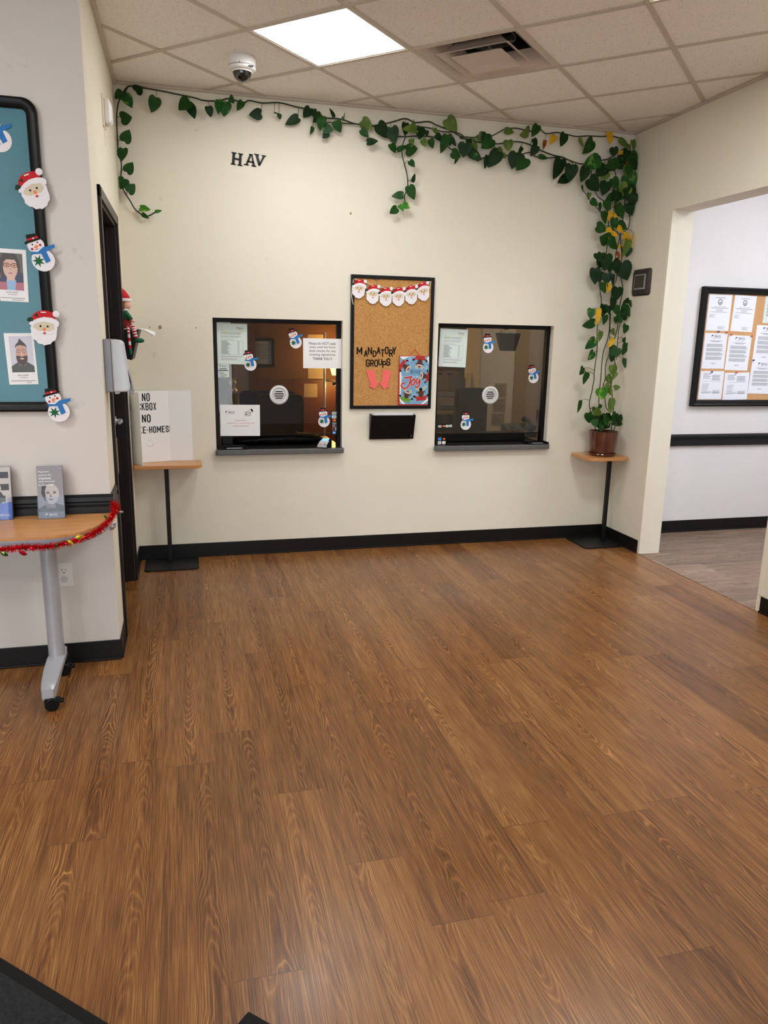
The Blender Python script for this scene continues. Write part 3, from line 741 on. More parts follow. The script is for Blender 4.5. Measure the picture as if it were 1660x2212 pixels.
def draw_notice(b, w_, h_, y):
    logo(b, w_*.26, h_*.39, w_*.075, y, 'ink')
    b.plate(rect(w_*.22, h_*.325, w_*.38, h_*.335), y, 'inky'); b.plate(rect(-w_*.36, h_*.322, -w_*.26, h_*.33), y, 'inkg')
    b.lines(-w_*.36, w_*.36, h_*.29, 4, h_*.017, h_*.006, y, 'inkg', .2, seed=3); b.plate(rect(-w_*.3, h_*.272, -w_*.16, h_*.284), y-.0001, 'inky')
    b.lines(-w_*.36, w_*.34, h_*.20, 3, h_*.018, h_*.006, y, 'inkg', .5, seed=4)
    b.lines(-w_*.36, w_*.1, h_*.11, 1, h_*.018, h_*.006, y, 'inkgd', .1, seed=5)
    b.lines(-w_*.34, -w_*.02, h_*.07, 17, h_*.0195, h_*.008, y, 'inkgd', .5, seed=6)
    for k in range(17): b.plate(rect(w_*.2, h_*.07-k*h_*.0195-h_*.006, w_*.24, h_*.07-k*h_*.0195), y, 'inkgd')
    for z in (h_*.08, -h_*.27): b.plate(rect(-w_*.36, z, w_*.36, z+.0008), y, 'inkg')
    for x in (-w_*.36, w_*.18, w_*.36): b.plate(rect(x, -h_*.27, x+.0008, h_*.08), y, 'inkg')
    b.lines(-w_*.36, w_*.36, -h_*.30, 2, h_*.018, h_*.007, y, 'inkg', .1, seed=8); b.lines(-w_*.36, w_*.3, -h_*.36, 3, h_*.016, h_*.006, y, 'inkg', .5, seed=9)
YN = GY_-.001
sheet('fee_notice', 'tall printed notice with a table, top left of the left service window', 'notice', 466, 698, 535.5, 787, YN, draw_notice, 'paperb', -.6)
sheet('fee_notice', 'tall printed notice with a table, top left of the right service window', 'notice', 951, 710, 1007, 793, YN, draw_notice, 'paperb', -1.5)
def draw_small(b, w_, h_, y):
    logo(b, 0, h_*.36, w_*.22, y, 'ink'); b.plate(rect(-w_*.36, h_*.13, w_*.3, h_*.18), y, 'ink'); b.plate(rect(-w_*.45, 0, w_*.42, h_*.06), y, 'ink')
    b.lines(-w_*.35, w_*.3, -h_*.1, 5, h_*.085, h_*.03, y, 'inkgd', .4, seed=2)
sheet('small_notice', 'small notice with a logo under the tall notice in the left service window', 'notice', 470, 787, 495.5, 815, YN, draw_small, 'paperb', 1)
def draw_walk(b, w_, h_, y):
    for k, (tx, f) in enumerate((('Please do NOT walk', .70), ('away until the front', .68), ('desk checks for any', .70), ('missing signatures', .67), ('THANK YOU !!', .5))):
        z = h_*.34-k*h_*.128; b.text(tx, -w_*f/2, z-h_*.052, w_*f/2, z+h_*.040, y, 'inkgd' if k < 4 else 'ink', .012)
sheet('queue_sign', 'white please do NOT walk away sign at the upper right of the left window', 'sign', 655, 730.5, 738, 796, .049, draw_walk, 'paper', 0)
def draw_id(b_, w_, h_, y):
    b = b_[0]
    logo(b, -w_*.25, h_*.26, w_*.085, y); a = .6
    yield 'id_card_icon'
    b = b_[0]
    cx, cz = w_*.19, h_*.22
    b.plate([rot2(p, a, (cx+w_*.04, cz+h_*.05)) for p in rect(cx-w_*.05, cz-h_*.0, cx+w_*.14, cz+h_*.10)], y, 'ink')
    b.plate([rot2(p, a, (cx+w_*.04, cz+h_*.05)) for p in rect(cx-w_*.042, cz+h_*.008, cx+w_*.10, cz+h_*.092)], y-.0001, 'paper')
    b.plate(rrect(cx-w_*.075, cz-h_*.075, cx+w_*.075, cz+h_*.055, .004), y-.0002, 'ink'); b.plate(rrect(cx-w_*.066, cz-h_*.063, cx+w_*.066, cz+h_*.043, .003), y-.0003, 'paper')
    b.plate(ell(cx-w_*.03, cz+h_*.012, w_*.013, w_*.013, 10), y-.0004, 'ink'); b.plate(rect(cx-w_*.05, cz-h_*.04, cx-w_*.01, cz-h_*.012), y-.0004, 'ink')
    b.lines(cx+w_*.01, cx+w_*.05, cz+h_*.02, 3, h_*.022, h_*.009, y-.0004, 'ink', 0)
    yield 'identification_text'
    b = b_[0]
    for k, (tx, f) in enumerate((('IDENTIFICATION', .28), ('IS REQUIRED AT THE FRONT DESK AND', .68), ('THE DOSING WINDOWS', .42))):
        z = h_*.0-k*h_*.09; b.text(tx, -w_*f/2+w_*.01, z-h_*.018, w_*f/2+w_*.01, z+h_*.018, y, 'inkr')
sheet('identification_sign', 'white identification sign with red print at the bottom left of the left service window', 'sign', 475, 874.5, 562.5, 941, YN, draw_id, 'paper', -.5)
def stickers(label, boxes, name='card_sticker_strip'):
    y = GY_-.0006; c = at((boxes[0][0]+boxes[-1][2])/2, (boxes[0][1]+boxes[-1][3])/2, 1, y)
    t = thing(name, label, 'sticker', c)
    x0 = min(at(q[0], q[1], 1, y).x for q in boxes)-c.x-.004; x1 = max(at(q[2], q[3], 1, y).x for q in boxes)-c.x+.004
    z1 = max(at(q[0], q[1], 1, y).z for q in boxes)-c.z+.005; z0 = min(at(q[2], q[3], 1, y).z for q in boxes)-c.z-.005
    MB().prism(rect(x0, z0, x1, z1), -.0006, 0, 'blackp').build('backing', t)
    for (u0, v0, u1, v1, kind) in boxes:
        a = at(u0, v0, 1, y)-c; d = at(u1, v1, 1, y)-c; b = MB(); yy = -.0010
        w_, h_ = d.x-a.x, a.z-d.z; cx, cz = (a.x+d.x)/2, (a.z+d.z)/2
        if kind == 'mc':
            b.plate(rrect(a.x, d.z, d.x, a.z, .003), yy, 'ink'); b.plate(ell(cx-w_*.17, cz, h_*.42, h_*.42, 16), yy-.0002, 'cardr'); b.plate(ell(cx+w_*.17, cz, h_*.42, h_*.42, 16), yy-.0003, 'cardo')
        elif kind == 'visa': b.text('VISA', a.x, d.z, d.x, a.z, yy, 'cardw', .02, shear=.2)
        else:
            b.plate(rrect(a.x, d.z, d.x, a.z, .003), yy, {'w': 'cardw', 'b': 'cardb', 'g': 'paperb', 'p': 'cardw', 't': 'greyp'}[kind])
            if kind == 'w': b.plate(rect(cx-w_*.35, cz-h_*.12, cx+w_*.35, cz+h_*.12), yy-.0002, 'inkgd')
            if kind == 'g': b.plate(ell(cx, cz+h_*.1, h_*.22, h_*.22, 8), yy-.0002, 'inkg'); b.plate(rect(cx-w_*.3, cz-h_*.35, cx+w_*.3, cz-h_*.2), yy-.0002, 'inkg')
            if kind == 't': b.plate(rect(a.x+w_*.08, cz-h_*.3, cx-w_*.15, cz+h_*.3), yy-.0002, 'cardb'); b.plate(rect(cx-w_*.1, cz-h_*.3, cx+w_*.12, cz+h_*.3), yy-.0002, 'cardr'); b.plate(rect(cx+w_*.16, cz-h_*.3, d.x-w_*.08, cz+h_*.3), yy-.0002, 'green')
            if kind == 'p': b.plate(rect(a.x, d.z, cx, a.z), yy-.0002, 'cardr'); b.plate(ell(cx, cz, h_*.4, h_*.4, 12), yy-.0003, 'ink')
            if kind == 'b': b.plate(rect(cx-w_*.3, cz-h_*.18, cx+w_*.3, cz+h_*.1), yy-.0002, 'signwhite')
        b.build('card_logo', t)
stickers('vertical black strip of payment card logos on the left service window',
         [(717.5, 889.5, 727, 895.5, 'w'), (717.5, 897, 727, 904, 'g'), (717.5, 905, 727, 911, 'mc'), (718, 912.2, 727.5, 915.6, 'visa'), (718, 916.5, 727, 922, 't'), (718, 923.5, 727, 929.5, 'p'), (718.5, 931, 726, 937.5, 'b')])
stickers('horizontal black strip of payment card logos on the right service window',
         [(947, 918.5, 954, 923.5, 'w'), (955, 918, 962, 923, 'mc'), (963, 917.8, 969, 923, 'g'), (970, 917.5, 977, 922.5, 'w')])
# four loose card stickers standing on the right sill, leaning on the frame
t = thing('card_logo_stand', 'small stand of four card logos on the left end of the right sill', 'sticker stand', (2.215, .02, WR[2]+.0375))
b = MB(); b.prism(rect(-.034, 0, .034, .062), -.004, 0, 'blackp'); b.build('board', t)
for k, (x0, z0, m, k2) in enumerate(((-.030, .034, 'cardb', 'b'), (.004, .034, 'ink', 'mc'), (-.030, .005, 'signwhite', 'w'), (.004, .005, 'signwhite', 'r'))):
    b = MB(); b.plate(rect(x0, z0, x0+.026, z0+.022), -.0044, m)
    if k2 == 'mc': b.plate(ell(x0+.010, z0+.011, .007, .007, 12), -.0046, 'cardr'); b.plate(ell(x0+.016, z0+.011, .007, .007, 12), -.0047, 'cardo')
    if k2 == 'w': b.plate(rect(x0+.005, z0+.008, x0+.02, z0+.014), -.0046, 'visa')
    if k2 == 'r': b.plate([(x0+.003, z0+.003), (x0+.023, z0+.003), (x0+.023, z0+.010)], -.0046, 'cardo')
    b.build('card_logo', t)

# card terminal on the left sill
t = thing('card_terminal', 'grey card payment terminal with a lit blue screen on the left service window sill', 'card reader', (1.318, .0, WL[2]+.0375), math.radians(-30))
b = MB(); b.prismx([(-.055, 0), (.055, 0), (.055, .055), (.03, .058), (-.055, .022)], -.036, .036, 'blackp'); b.build('body', t, bevel=.004)
b = MB(); b.poly([(-.034, -.056, .0235), (.034, -.056, .0235), (.034, .0, .0475), (-.034, .0, .0475)], 'ltgreyp'); b.box(-.034, -.062, .006, .034, -.055, .0225, 'ltgreyp'); b.build('faceplate', t)
b = MB(); b.poly([(-.026, -.004, .0468), (.026, -.004, .0468), (.026, .028, .0602), (-.026, .028, .0602)], 'screenb'); b.build('screen', t)
b = MB()
for i in range(3):
    for j in range(3):
        y = -.05+j*.014; z = .0245+(y+.056)*.43; b.box(-.026+i*.018, y, z, -.012+i*.018, y+.009, z+.003, ('cardr', 'inky', 'green')[i] if j == 0 else 'whitep')
b.build('keypad', t)
# document trays and dark items on the sills
def tray(label, x, y, z, w_, d_):
    t = thing('document_tray', label, 'tray', (x, y, z))
    b = MB(); b.box(-w_/2, -d_/2, 0, w_/2, d_/2, .004, 'blackp'); b.box(-w_/2, -d_/2, 0, -w_/2+.012, d_/2, .016, 'blackp'); b.box(w_/2-.012, -d_/2, 0, w_/2, d_/2, .016, 'blackp'); b.box(-w_/2, d_/2-.012, 0, w_/2, d_/2, .016, 'blackp')
    b.build('tray', t, bevel=.003)
    b = MB(); b.box(-w_/2+.05, -d_/2+.03, .0042, w_/2-.035, -d_/2+.05, .006, 'ltgreyp'); b.build('metal_lip', t)
tray('black document tray on the left end of the left sill', .668, .02, WL[2]+.0375, .19, .13)
tray('black document tray on the right end of the right sill', 2.985, .005, WR[2]+.0375, .17, .11)
def bag(label, x0, x1, y, z0, z1, seed):
    r = random.Random(seed); b = MB(); n = 26; rings = []
    for i in range(n+1):
        x = x0+(x1-x0)*i/n; k = math.sin(math.pi*min(1, max(0, (i+.6)/(n+1.2))))**.35
        hh = (z1-z0)*(.86+.14*r.random())*k; dd = .11*k
        rings.append([(x+.006*r.uniform(-1, 1), y+dd*math.cos(a)*(.9+.2*r.random()), z0+hh*.5+hh*.5*math.sin(a)) for a in [2*math.pi*q/14 for q in range(14)]])
    b.loft(rings, 'bag'); o = b.build('plastic_bag', smooth=True)
    tag(o, label, 'bag')
bag('crumpled black plastic bag on the counter behind the left pass-through slot', .68, 1.36, .245, WL[2]+.0375, .868, 3)
t = tag(MB().box(2.27, .16, WR[2]+.0375, 2.96, .30, .838, 'blackp').build('cash_drawer', bevel=.006), 'long black drawer on the counter behind the right pass-through slot', 'drawer')
t = tag(MB().box(.60, .14, WL[2]+.0375, .675, .24, .85, 'blackp').build('pen_box', bevel=.004), 'small black box behind the left end of the left pass-through slot', 'box')

# ------------------------------------------------------------------ cork board between the windows
c = bw(848, 740); BX0, BX1, BZ0, BZ1 = 1.498, 2.107, 1.048, 1.975
t = thing('cork_board', 'framed portrait cork board between the two service windows', 'notice board', (0, 0, 0))
b = MB(); fw = .024
for (x0, z0, x1, z1) in ((BX0, BZ0, BX0+fw, BZ1), (BX1-fw, BZ0, BX1, BZ1), (BX0+fw, BZ1-fw, BX1-fw, BZ1), (BX0+fw, BZ0, BX1-fw, BZ0+fw)): b.box(x0, -.022, z0, x1, -.001, z1, 'blackp')
b.build('frame', t, bevel=.003)
MB().box(BX0+fw-.004, -.012, BZ0+fw-.004, BX1-fw+.004, -.002, BZ1-fw+.004, 'cork').build('cork_panel', t)
CY = -.0125
# garland
pts = [(766, 602), (790, 611), (817, 619.5), (838, 622), (862, 623), (885, 619), (908, 613), (932, 608)]
t = thing('santa_garland', 'string of six paper santa heads across the top of the cork board', 'garland', bw(848, 620, .02))
org = t.location.copy()
b = MB(); b.tube([bw(u, v, .020)-org for u, v in pts], .0022, 'string', 6)
b.tube([bw(764, 603, .022)-org, bw(761, 622, .024)-org, bw(760, 640, .0255)-org, bw(762, 652, .0265)-org, bw(764, 658, .0265)-org], .0024, 'string', 6)
b.tube([bw(932, 608, .022)-org, bw(927, 625, .03)-org], .002, 'string', 6); b.build('string', t)
SAN = []
for (u, v, dg) in ((776, 624, -3), (806, 636, 0), (834, 641, 4), (861.5, 641, 3), (889, 637, 5), (915, 630, 12)):
    e = bpy.data.objects.new('santa_head', None); COL.objects.link(e); e.parent = t
    e.location = bw(u, v, .0225)-org; e.scale = (.127, .14, .132); e.rotation_euler = (0, -math.radians(dg), 0)
    if not SAN:
        santa_parts(e); SAN.append(e)
    else:
        for ch in SAN[0].children:
            q = ch.copy(); COL.objects.link(q); q.parent = e
# letters
def letter(ch, u0, v0, u1, v1, label, group, y=CY, bold=.02, rot=0.0, name='paper_letter', m='ink', depth=.0012):
    a = at(u0, v0, 1, y); d = at(u1, v1, 1, y); c = (a+d)/2
    b = MB(); glyph(b, ch, a.x-c.x, d.z-c.z, d.x-c.x, a.z-c.z, 0, m, (d.x-a.x)*(.27 if ch != 'M' else .22), depth)
    o = b.build(name, loc=c); tag(o, label, 'letter', group); return o
gl = 'black letters pinned to the cork board'
for ch, u0, v0, u1, v1, w_ in (('M', 771, 749.5, 783, 766, 'opening the word MANDATORY'), ('A', 786.5, 756, 795, 771, 'between M and N in MANDATORY'), ('N', 795, 749.5, 804, 766, 'in the word MANDATORY'), ('D', 805.5, 757, 813.5, 771, 'in the word MANDATORY'),
                               ('A', 814, 749.5, 822.5, 765, 'between D and T in MANDATORY'), ('T', 823, 754.5, 831, 771, 'in the word MANDATORY'), ('O', 832, 748.5, 840, 764.5, 'between T and R in MANDATORY'), ('R', 841, 755, 849.5, 771, 'between O and Y in MANDATORY'), ('Y', 847.5, 749, 856.5, 766, 'closing the word MANDATORY'),
                               ('G', 791, 776, 799, 792, 'opening the word GROUPS'), ('R', 800, 777, 808, 792, 'after G in GROUPS'), ('O', 809, 777, 817, 792.5, 'between R and U in GROUPS'), ('U', 818, 775, 826, 789, 'in the word GROUPS'), ('P', 826.5, 779.5, 834.5, 795, 'in the word GROUPS'), ('S', 835, 774, 843.5, 790, 'closing the word GROUPS')):
    letter(ch, u0, v0, u1, v1, 'black paper letter %s %s on the cork board' % (ch, w_), gl, bold=.03)
gh = 'black letters stuck high on the wall'
def serif_letter(polys, u0, v0, u1, v1, label):
    a = bw(u0, v0); d = bw(u1, v1); b = MB(); w_, h_ = d.x-a.x, a.z-d.z
    for pl in polys: b.prism([(x*w_-w_/2, z*h_-h_/2) for x, z in pl], -.0025, -.0004, 'blackp')
    tag(b.build('wall_letter', loc=((a.x+d.x)/2, 0, (a.z+d.z)/2), ry=math.radians(5.6)), label, 'letter', gh)
sf = lambda x0, x1, z: rect(x0, z, x1, z+.1)
serif_letter([rect(.1, .05, .33, .95), rect(.67, .05, .9, .95), rect(.3, .42, .7, .58), sf(0, .43, 0), sf(.57, 1, 0), sf(0, .43, .9), sf(.57, 1, .9)], 499, 329, 525, 358.5, 'slab-serif letter H, first of three high on the back wall')
serif_letter([[(.12, .05), (.30, .05), (.56, .88), (.40, .95)], [(.40, .95), (.56, .85), (.70, .05), (.93, .05), (.62, .95)], rect(.3, .28, .75, .42), sf(.0, .40, 0), sf(.60, 1, 0), sf(.35, .66, .9)], 527.5, 331.5, 555, 360, 'slab-serif letter A, middle of three high on the back wall')
serif_letter([[(.08, .95), (.40, .02), (.56, .02), (.56, .22), (.32, .95)], [(.56, .02), (.94, .95), (.74, .95), (.46, .2)], sf(0, .42, .9), sf(.62, 1, .9)], 548.5, 333, 574.5, 360, 'slab-serif letter V, last of three high on the back wall')
# arrows
def arrow(pts, label):
    P = [at(u, v, 1, CY) for u, v in pts]; cx = sum(p.x for p in P)/len(P); cz = sum(p.z for p in P)/len(P)
    b = MB(); b.prism([(p.x-cx, p.z-cz) for p in P][::-1], -.006, -.0005, 'coral')
    tag(b.build('paper_arrow', loc=(cx, CY, cz)), label, 'arrow', 'coral paper arrows')
cr = lambda x, y: (730+x/5.53, 580+y/5.53)
arrow([cr(340, 1222), cr(435, 1208), cr(462, 1360), cr(492, 1365), cr(442, 1442), cr(365, 1402), cr(392, 1390)], 'coral paper arrow on the left below GROUPS, pointing down to the right')
arrow([cr(540, 1207), cr(638, 1228), cr(598, 1384), cr(618, 1404), cr(546, 1442), cr(494, 1365), cr(522, 1362)], 'coral paper arrow on the right below GROUPS, pointing down to the left')
# hanging joy sign
j = lambda x, y: (855+x/15.26, 740+y/15.26)
a = at(*j(110, 432), 1, CY); d = at(*j(1115, 2065), 1, CY); c = (a+d)/2; sw, sh = d.x-a.x, a.z-d.z
t = thing('holiday_sign', 'hanging blue reindeer sign with the word Joy at the bottom right of the cork board', 'sign', (c.x, CY, c.z))
MB().prism(rect(-sw/2, -sh/2, sw/2, sh/2), -.007, -.0005, 'signred').build('panel', t)
def jj(x, y): p = at(*j(x, y), 1, CY-.007); return (p.x-c.x, p.z-c.z)
b = MB(); Y = -.0074
b.plate([jj(140, 455)]+[jj(*q) for q in ((140, 2030), (1085, 2030), (1110, 455))], Y, 'signblue')
for pl in (((140, 455), (140, 830), (165, 900), (160, 2030), (140, 2030)), ):
    pass
b.plate([jj(*q) for q in ((140, 830), (130, 1830), (165, 1700), (200, 1150), (165, 900))], Y-.0001, 'signwhite')
b.plate([jj(*q) for q in ((1105, 455), (1060, 480), (1030, 560), (1095, 700))], Y-.0001, 'signwhite')
b.plate([jj(*q) for q in ((140, 455), (240, 560), (420, 480), (730, 455))], Y-.0001, 'signwhite')
b.plate([jj(*q) for q in ((130, 1830), (140, 1940), (240, 2030), (320, 2030))], Y-.0004, 'signwhite')
b.plate([jj(*q) for q in ((1080, 1820), (830, 2030), (910, 2030), (1080, 1900))], Y-.0004, 'signwhite')
b.build('background', t)
def deer(cx, cy, ang, s, coat, extra, name):
    b = MB(); kk = [0]; ca = math.radians(ang)
    def yy(dy): kk[0] += 1; return Y-dy-.0000025*kk[0]
    def q(x, z): p = rot2((x*s, z*s), ca); o = jj(cx, cy); return (o[0]+p[0], o[1]+p[1])
    def pe(x, z, rx, rz, m, dy, n=14): b.plate([q(*p) for p in ell(x, z, rx, rz, n)], yy(dy), m)
    b.plate([q(*p) for p in ((-1.5, -1.9), (1.5, -1.9), (1.1, -.7), (-1.1, -.7))], yy(.0002), coat)
    b.plate([q(*p) for p in ((-1.1, -1.5), (-2.0, -.9), (-1.7, -.5), (-.9, -1.0))], yy(.0002), coat); b.plate([q(*p) for p in ((1.1, -1.5), (2.0, -.9), (1.7, -.5), (.9, -1.0))], yy(.0002), coat)
    for sx in (-1, 1):
        pe(sx*1.95, -.6, .32, .3, 'ink', .0003, 10)
        for (x0, z0, x1, z1) in ((.5, .7, .95, 1.75), (.8, 1.1, 1.4, 1.4), (.7, 1.3, .55, 1.8)):
            dx, dz = x1-x0, z1-z0; L = math.hypot(dx, dz); nx, nz = -dz/L*.12, dx/L*.12
            pl = [(sx*(x0+nx), z0+nz), (sx*(x0-nx), z0-nz), (sx*(x1-nx), z1-nz), (sx*(x1+nx), z1+nz)]
            b.plate([q(*p) for p in (pl if sx < 0 else pl)], yy(.0003), 'antler')
        pe(sx*.95, .42, .38, .2, 'reinbrown', .0004, 10)
    pe(0, 0, .8, .95, 'reinbrown', .0005, 18); pe(0, -.6, .42, .4, 'photo_beard', .0006)
    pe(-.28, .15, .08, .1, 'ink', .0007, 8); pe(.28, .15, .08, .1, 'ink', .0007, 8)
    if extra == 'hat': b.plate([q(*p) for p in ((-.6, .6), (.6, .6), (.55, .85), (-.55, .85))], yy(.0008), 'signwhite'); b.plate([q(*p) for p in ((-.5, .85), (.5, .85), (.3, 1.3), (-.2, 1.35))], yy(.0008), 'signred')
    if extra == 'top': b.plate([q(*p) for p in ((-.4, .75), (.4, .75), (.4, 1.5), (-.4, 1.5))], yy(.0008), 'ink')
    b.build('reindeer_print', t)
S_ = sw/9.5
deer(325, 800, -125, S_*.9, 'signred', 'hat', 'r'); deer(800, 660, 175, S_, 'signred', 'hat', 'r'); deer(955, 1110, 80, S_*.85, 'signred', 'hat', 'r')
deer(365, 1740, -15, S_*.95, 'signgreen', 'hat', 'r'); deer(835, 1680, 5, S_*1.05, 'signred', 'top', 'r')
b = MB()
for (x, y) in ((470, 555), (1010, 825), (215, 1140), (1000, 1450), (610, 1740)):
    o = jj(x, y)
    for k in range(8):
        a2 = k*math.pi/4; b.plate(ell(o[0]+.008*math.cos(a2), o[1]+.008*math.sin(a2), .0022, .0022, 6), Y-.0003, 'signwhite')
for (x, y) in ((590, 715), (460, 670), (320, 1230), (460, 1510), (820, 1430), (545, 1960), (600, 580), (290, 545)): o = jj(x, y); b.plate(ell(o[0], o[1], .002, .002, 6), Y-.0003, 'signwhite')
b.build('snowflakes', t)
b = MB()
p0, p1 = jj(480, 1060), jj(840, 880); b.text('Bring', p0[0], p0[1], p1[0], p1[1], Y-.001, 'visa', -.012, shear=.25, rot=.1)
b.build('bring_lettering', t); b = MB(); p0, p1 = jj(560, 1145), jj(760, 1085); b.text('on the', p0[0], p0[1], p1[0], p1[1], Y-.001, 'signwhite')
b.build('small_lettering', t); b = MB()
JN = [0]
def flat_stroke(pts, r, m, dy):
    P = [jj(*p) for p in pts]; n = len(P); L, R_ = [], []
    for i in range(n):
        dx = P[min(i+1, n-1)][0]-P[max(i-1, 0)][0]; dz = P[min(i+1, n-1)][1]-P[max(i-1, 0)][1]; l = math.hypot(dx, dz) or 1
        L.append((P[i][0]-dz/l*r, P[i][1]+dx/l*r)); R_.append((P[i][0]+dz/l*r, P[i][1]-dx/l*r))
    for i in range(n-1): JN[0] += 1; b.plate([R_[i], R_[i+1], L[i+1], L[i]], Y-dy-.000004*JN[0], m)
for r_, m_, dy in ((.0082, 'signpink', .0012), (.0048, 'signred', .0016)):
    for st_ in (((290, 1165), (400, 1150), (540, 1120)), ((500, 1130), (480, 1260), (440, 1400), (370, 1490), (290, 1520), (210, 1480), (185, 1410), (215, 1350), (310, 1330)),
                ((610, 1200), (540, 1250), (500, 1330), (520, 1400), (580, 1390), (640, 1300), (640, 1230), (600, 1200)), ((720, 1190), (680, 1270), (700, 1360), (760, 1310), (800, 1220)), ((810, 1220), (790, 1350), (750, 1450), (700, 1480), (650, 1440))):
        flat_stroke(st_, r_, m_, dy)
b.build('joy_lettering', t)
b = MB(); pk = jj(650, 230)
for (x, y) in ((440, 430), (830, 440)):
    e = jj(x, y); b.prism([(e[0]-.004, e[1]), (e[0]+.004, e[1]), (pk[0]+.003, pk[1]), (pk[0]-.003, pk[1])], -.004, -.003, 'ribbon')
b.build('ribbon', t)
o = at(*j(650, 225), 1, CY); b = MB(); b.lathey([(.001, -.006), (.001, .0), (.0035, .002), (.0025, .006), (.0045, .009), (0.003, .011)], 'brass', seg=12)
tag(b.build('push_pin', loc=o), 'small brass push pin holding the ribbon of the holiday sign', 'pin')
o = at(812, 603.5, 1, CY); b = MB(); b.lathey([(.001, -.006), (.001, .002), (.005, .004), (.0035, .010), (.006, .014), (.005, .016)], 'pinb', seg=12)
tag(b.build('push_pin', loc=o), 'blue push pin at the top of the cork board above the santa garland', 'pin')

# wall file pocket under the cork board
t = thing('file_pocket', 'black wall file pocket with papers under the cork board', 'file holder', (0, 0, 0))
b = MB(); X0, X1 = 1.648, 1.978
b.loft([[(X0+.014, -.018, .826), (X1-.02, -.018, .826), (X1-.02, -.002, .826), (X0+.014, -.002, .826)], [(X0+.006, -.066, 1.005), (X1+.004, -.066, 1.005), (X1+.004, -.060, 1.005), (X0+.006, -.060, 1.005)]], 'blackp')
b.prismx([(-.002, .826), (-.002, 1.012), (-.066, 1.005), (-.018, .826)], X0-.002, X0+.012, 'blackp'); b.prismx([(-.002, .826), (-.002, 1.012), (-.066, 1.005), (-.018, .826)], X1-.006, X1+.002, 'blackp')
b.box(X0, -.006, .826, X1, -.001, 1.0, 'blackp'); b.build('pocket', t, bevel=.003)
b = MB()
for k in range(4):
    y0_, y1_ = -.0145+k*.002, -.054+k*.011; xa_, xb_ = X0+.024+k*.003, X1-.014+k*.001; zt_ = 1.024-.002*k
    b.loft([[(xa_, y0_, .84), (xb_, y0_, .84), (xb_, y0_+.0015, .84), (xa_, y0_+.0015, .84)], [(xa_, y1_, zt_), (xb_, y1_, zt_), (xb_, y1_+.0015, zt_), (xa_, y1_+.0015, zt_)]], 'paper')
b.build('papers', t)

# ------------------------------------------------------------------ corner tables
def corner_table(label, x0, x1, yb, yf, ht, px, py, bx0, bx1, byb, byf):
    cx, cy = (x0+x1)/2, (yb+yf)/2
    t = thing('corner_table', label, 'table', (cx, cy, 0), group='small wall tables with one pole')
    b = MB(); b.prismz([(x-cx, y-cy) for x, y in rrect(x0, yf, x1, yb, .045, 6)], ht-.024, ht, 'maple', 'mapleedge'); b.build('tabletop', t, bevel=.003)
    b = MB(); b.box(px-cx-.014, py-cy-.014, .01, px-cx+.014, py-cy+.014, ht-.024, 'blackm'); b.build('pole', t, bevel=.003)
    b = MB(); b.prismz([(x-cx, y-cy) for x, y in rrect(bx0, byf, bx1, byb, .03, 5)], 0, .010, 'blackm'); b.build('base_plate', t, bevel=.003)
    return t
HT = .70
corner_table('small maple wall table carrying the white tri-fold board, on a black pole', .005, .445, -.012, -.225, HT, .212, -.105, .046, .402, -.022, -.31)
corner_table('small maple wall table carrying the potted vine, on a black pole', 3.272, 3.612, -.012, -.335, HT, 3.538, -.17, 3.282, 3.606, -.022, -.355)

# tri-fold board
t = thing('trifold_board', 'white tri-fold board with black lettering on the left corner table', 'display board', (0, 0, HT))
P = [(.068, -.218), (.003, -.100), (.243, -.022), (.392, -.020)]
def panel(name, a, c, h=.478):
    d = Vector((c[0]-a[0], c[1]-a[1], 0)); L = d.length; ang = math.atan2(d.y, d.x)
    b = MB(); b.box(0, -.002, .001, L, .002, h, 'paper'); o = b.build(name, t, loc=(a[0], a[1], 0), rz=ang); return o, L
panel('left_panel', P[0], P[1]); pm, LM = panel('middle_panel', P[1], P[2]); panel('right_panel', P[2], P[3])
def mp(u, v):        # where a sight line meets the middle panel
    d = CF + CR*((u-830)/FPX) + CU*((1106-v)/FPX); a = Vector((P[1][0], P[1][1], 0)); e = Vector((P[2][0]-P[1][0], P[2][1]-P[1][1], 0)).normalized(); n = Vector((e.y, -e.x, 0))
    q = CAM+d*((a-CAM).dot(n)/d.dot(n)); return ((q-a).dot(e), q.z-HT)
b = MB()
for tx, u0, v0, u1, v1 in (('NO', 307, 849, 323, 867), ('LOCKBOX', 281, 869.5, 337, 887.5), ('NO', 307, 895, 325, 913), ('TAKE-HOMES!', 283, 919, 368, 937.5)):
    a, c2 = mp(u0, v1), mp(u1, v0); b = MB(); word(b, tx, a[0], a[1], c2[0], c2[1], -.0021, 'ink', .29); b.build('lettering', pm)
b = MB(); o = mp(324, 957)
b.tube([(o[0]+.024*math.cos(a), -.0026, o[1]+.024*math.sin(a)) for a in [math.radians(180+15*k) for k in range(13)]], .0008, 'inkg', 5)
for dx in (-.010, .010): b.tube([(o[0]+dx, -.0026, o[1]+.014), (o[0]+dx, -.0026, o[1]+.026)], .0008, 'inkg', 5)
b.build('smiley_drawing', pm)

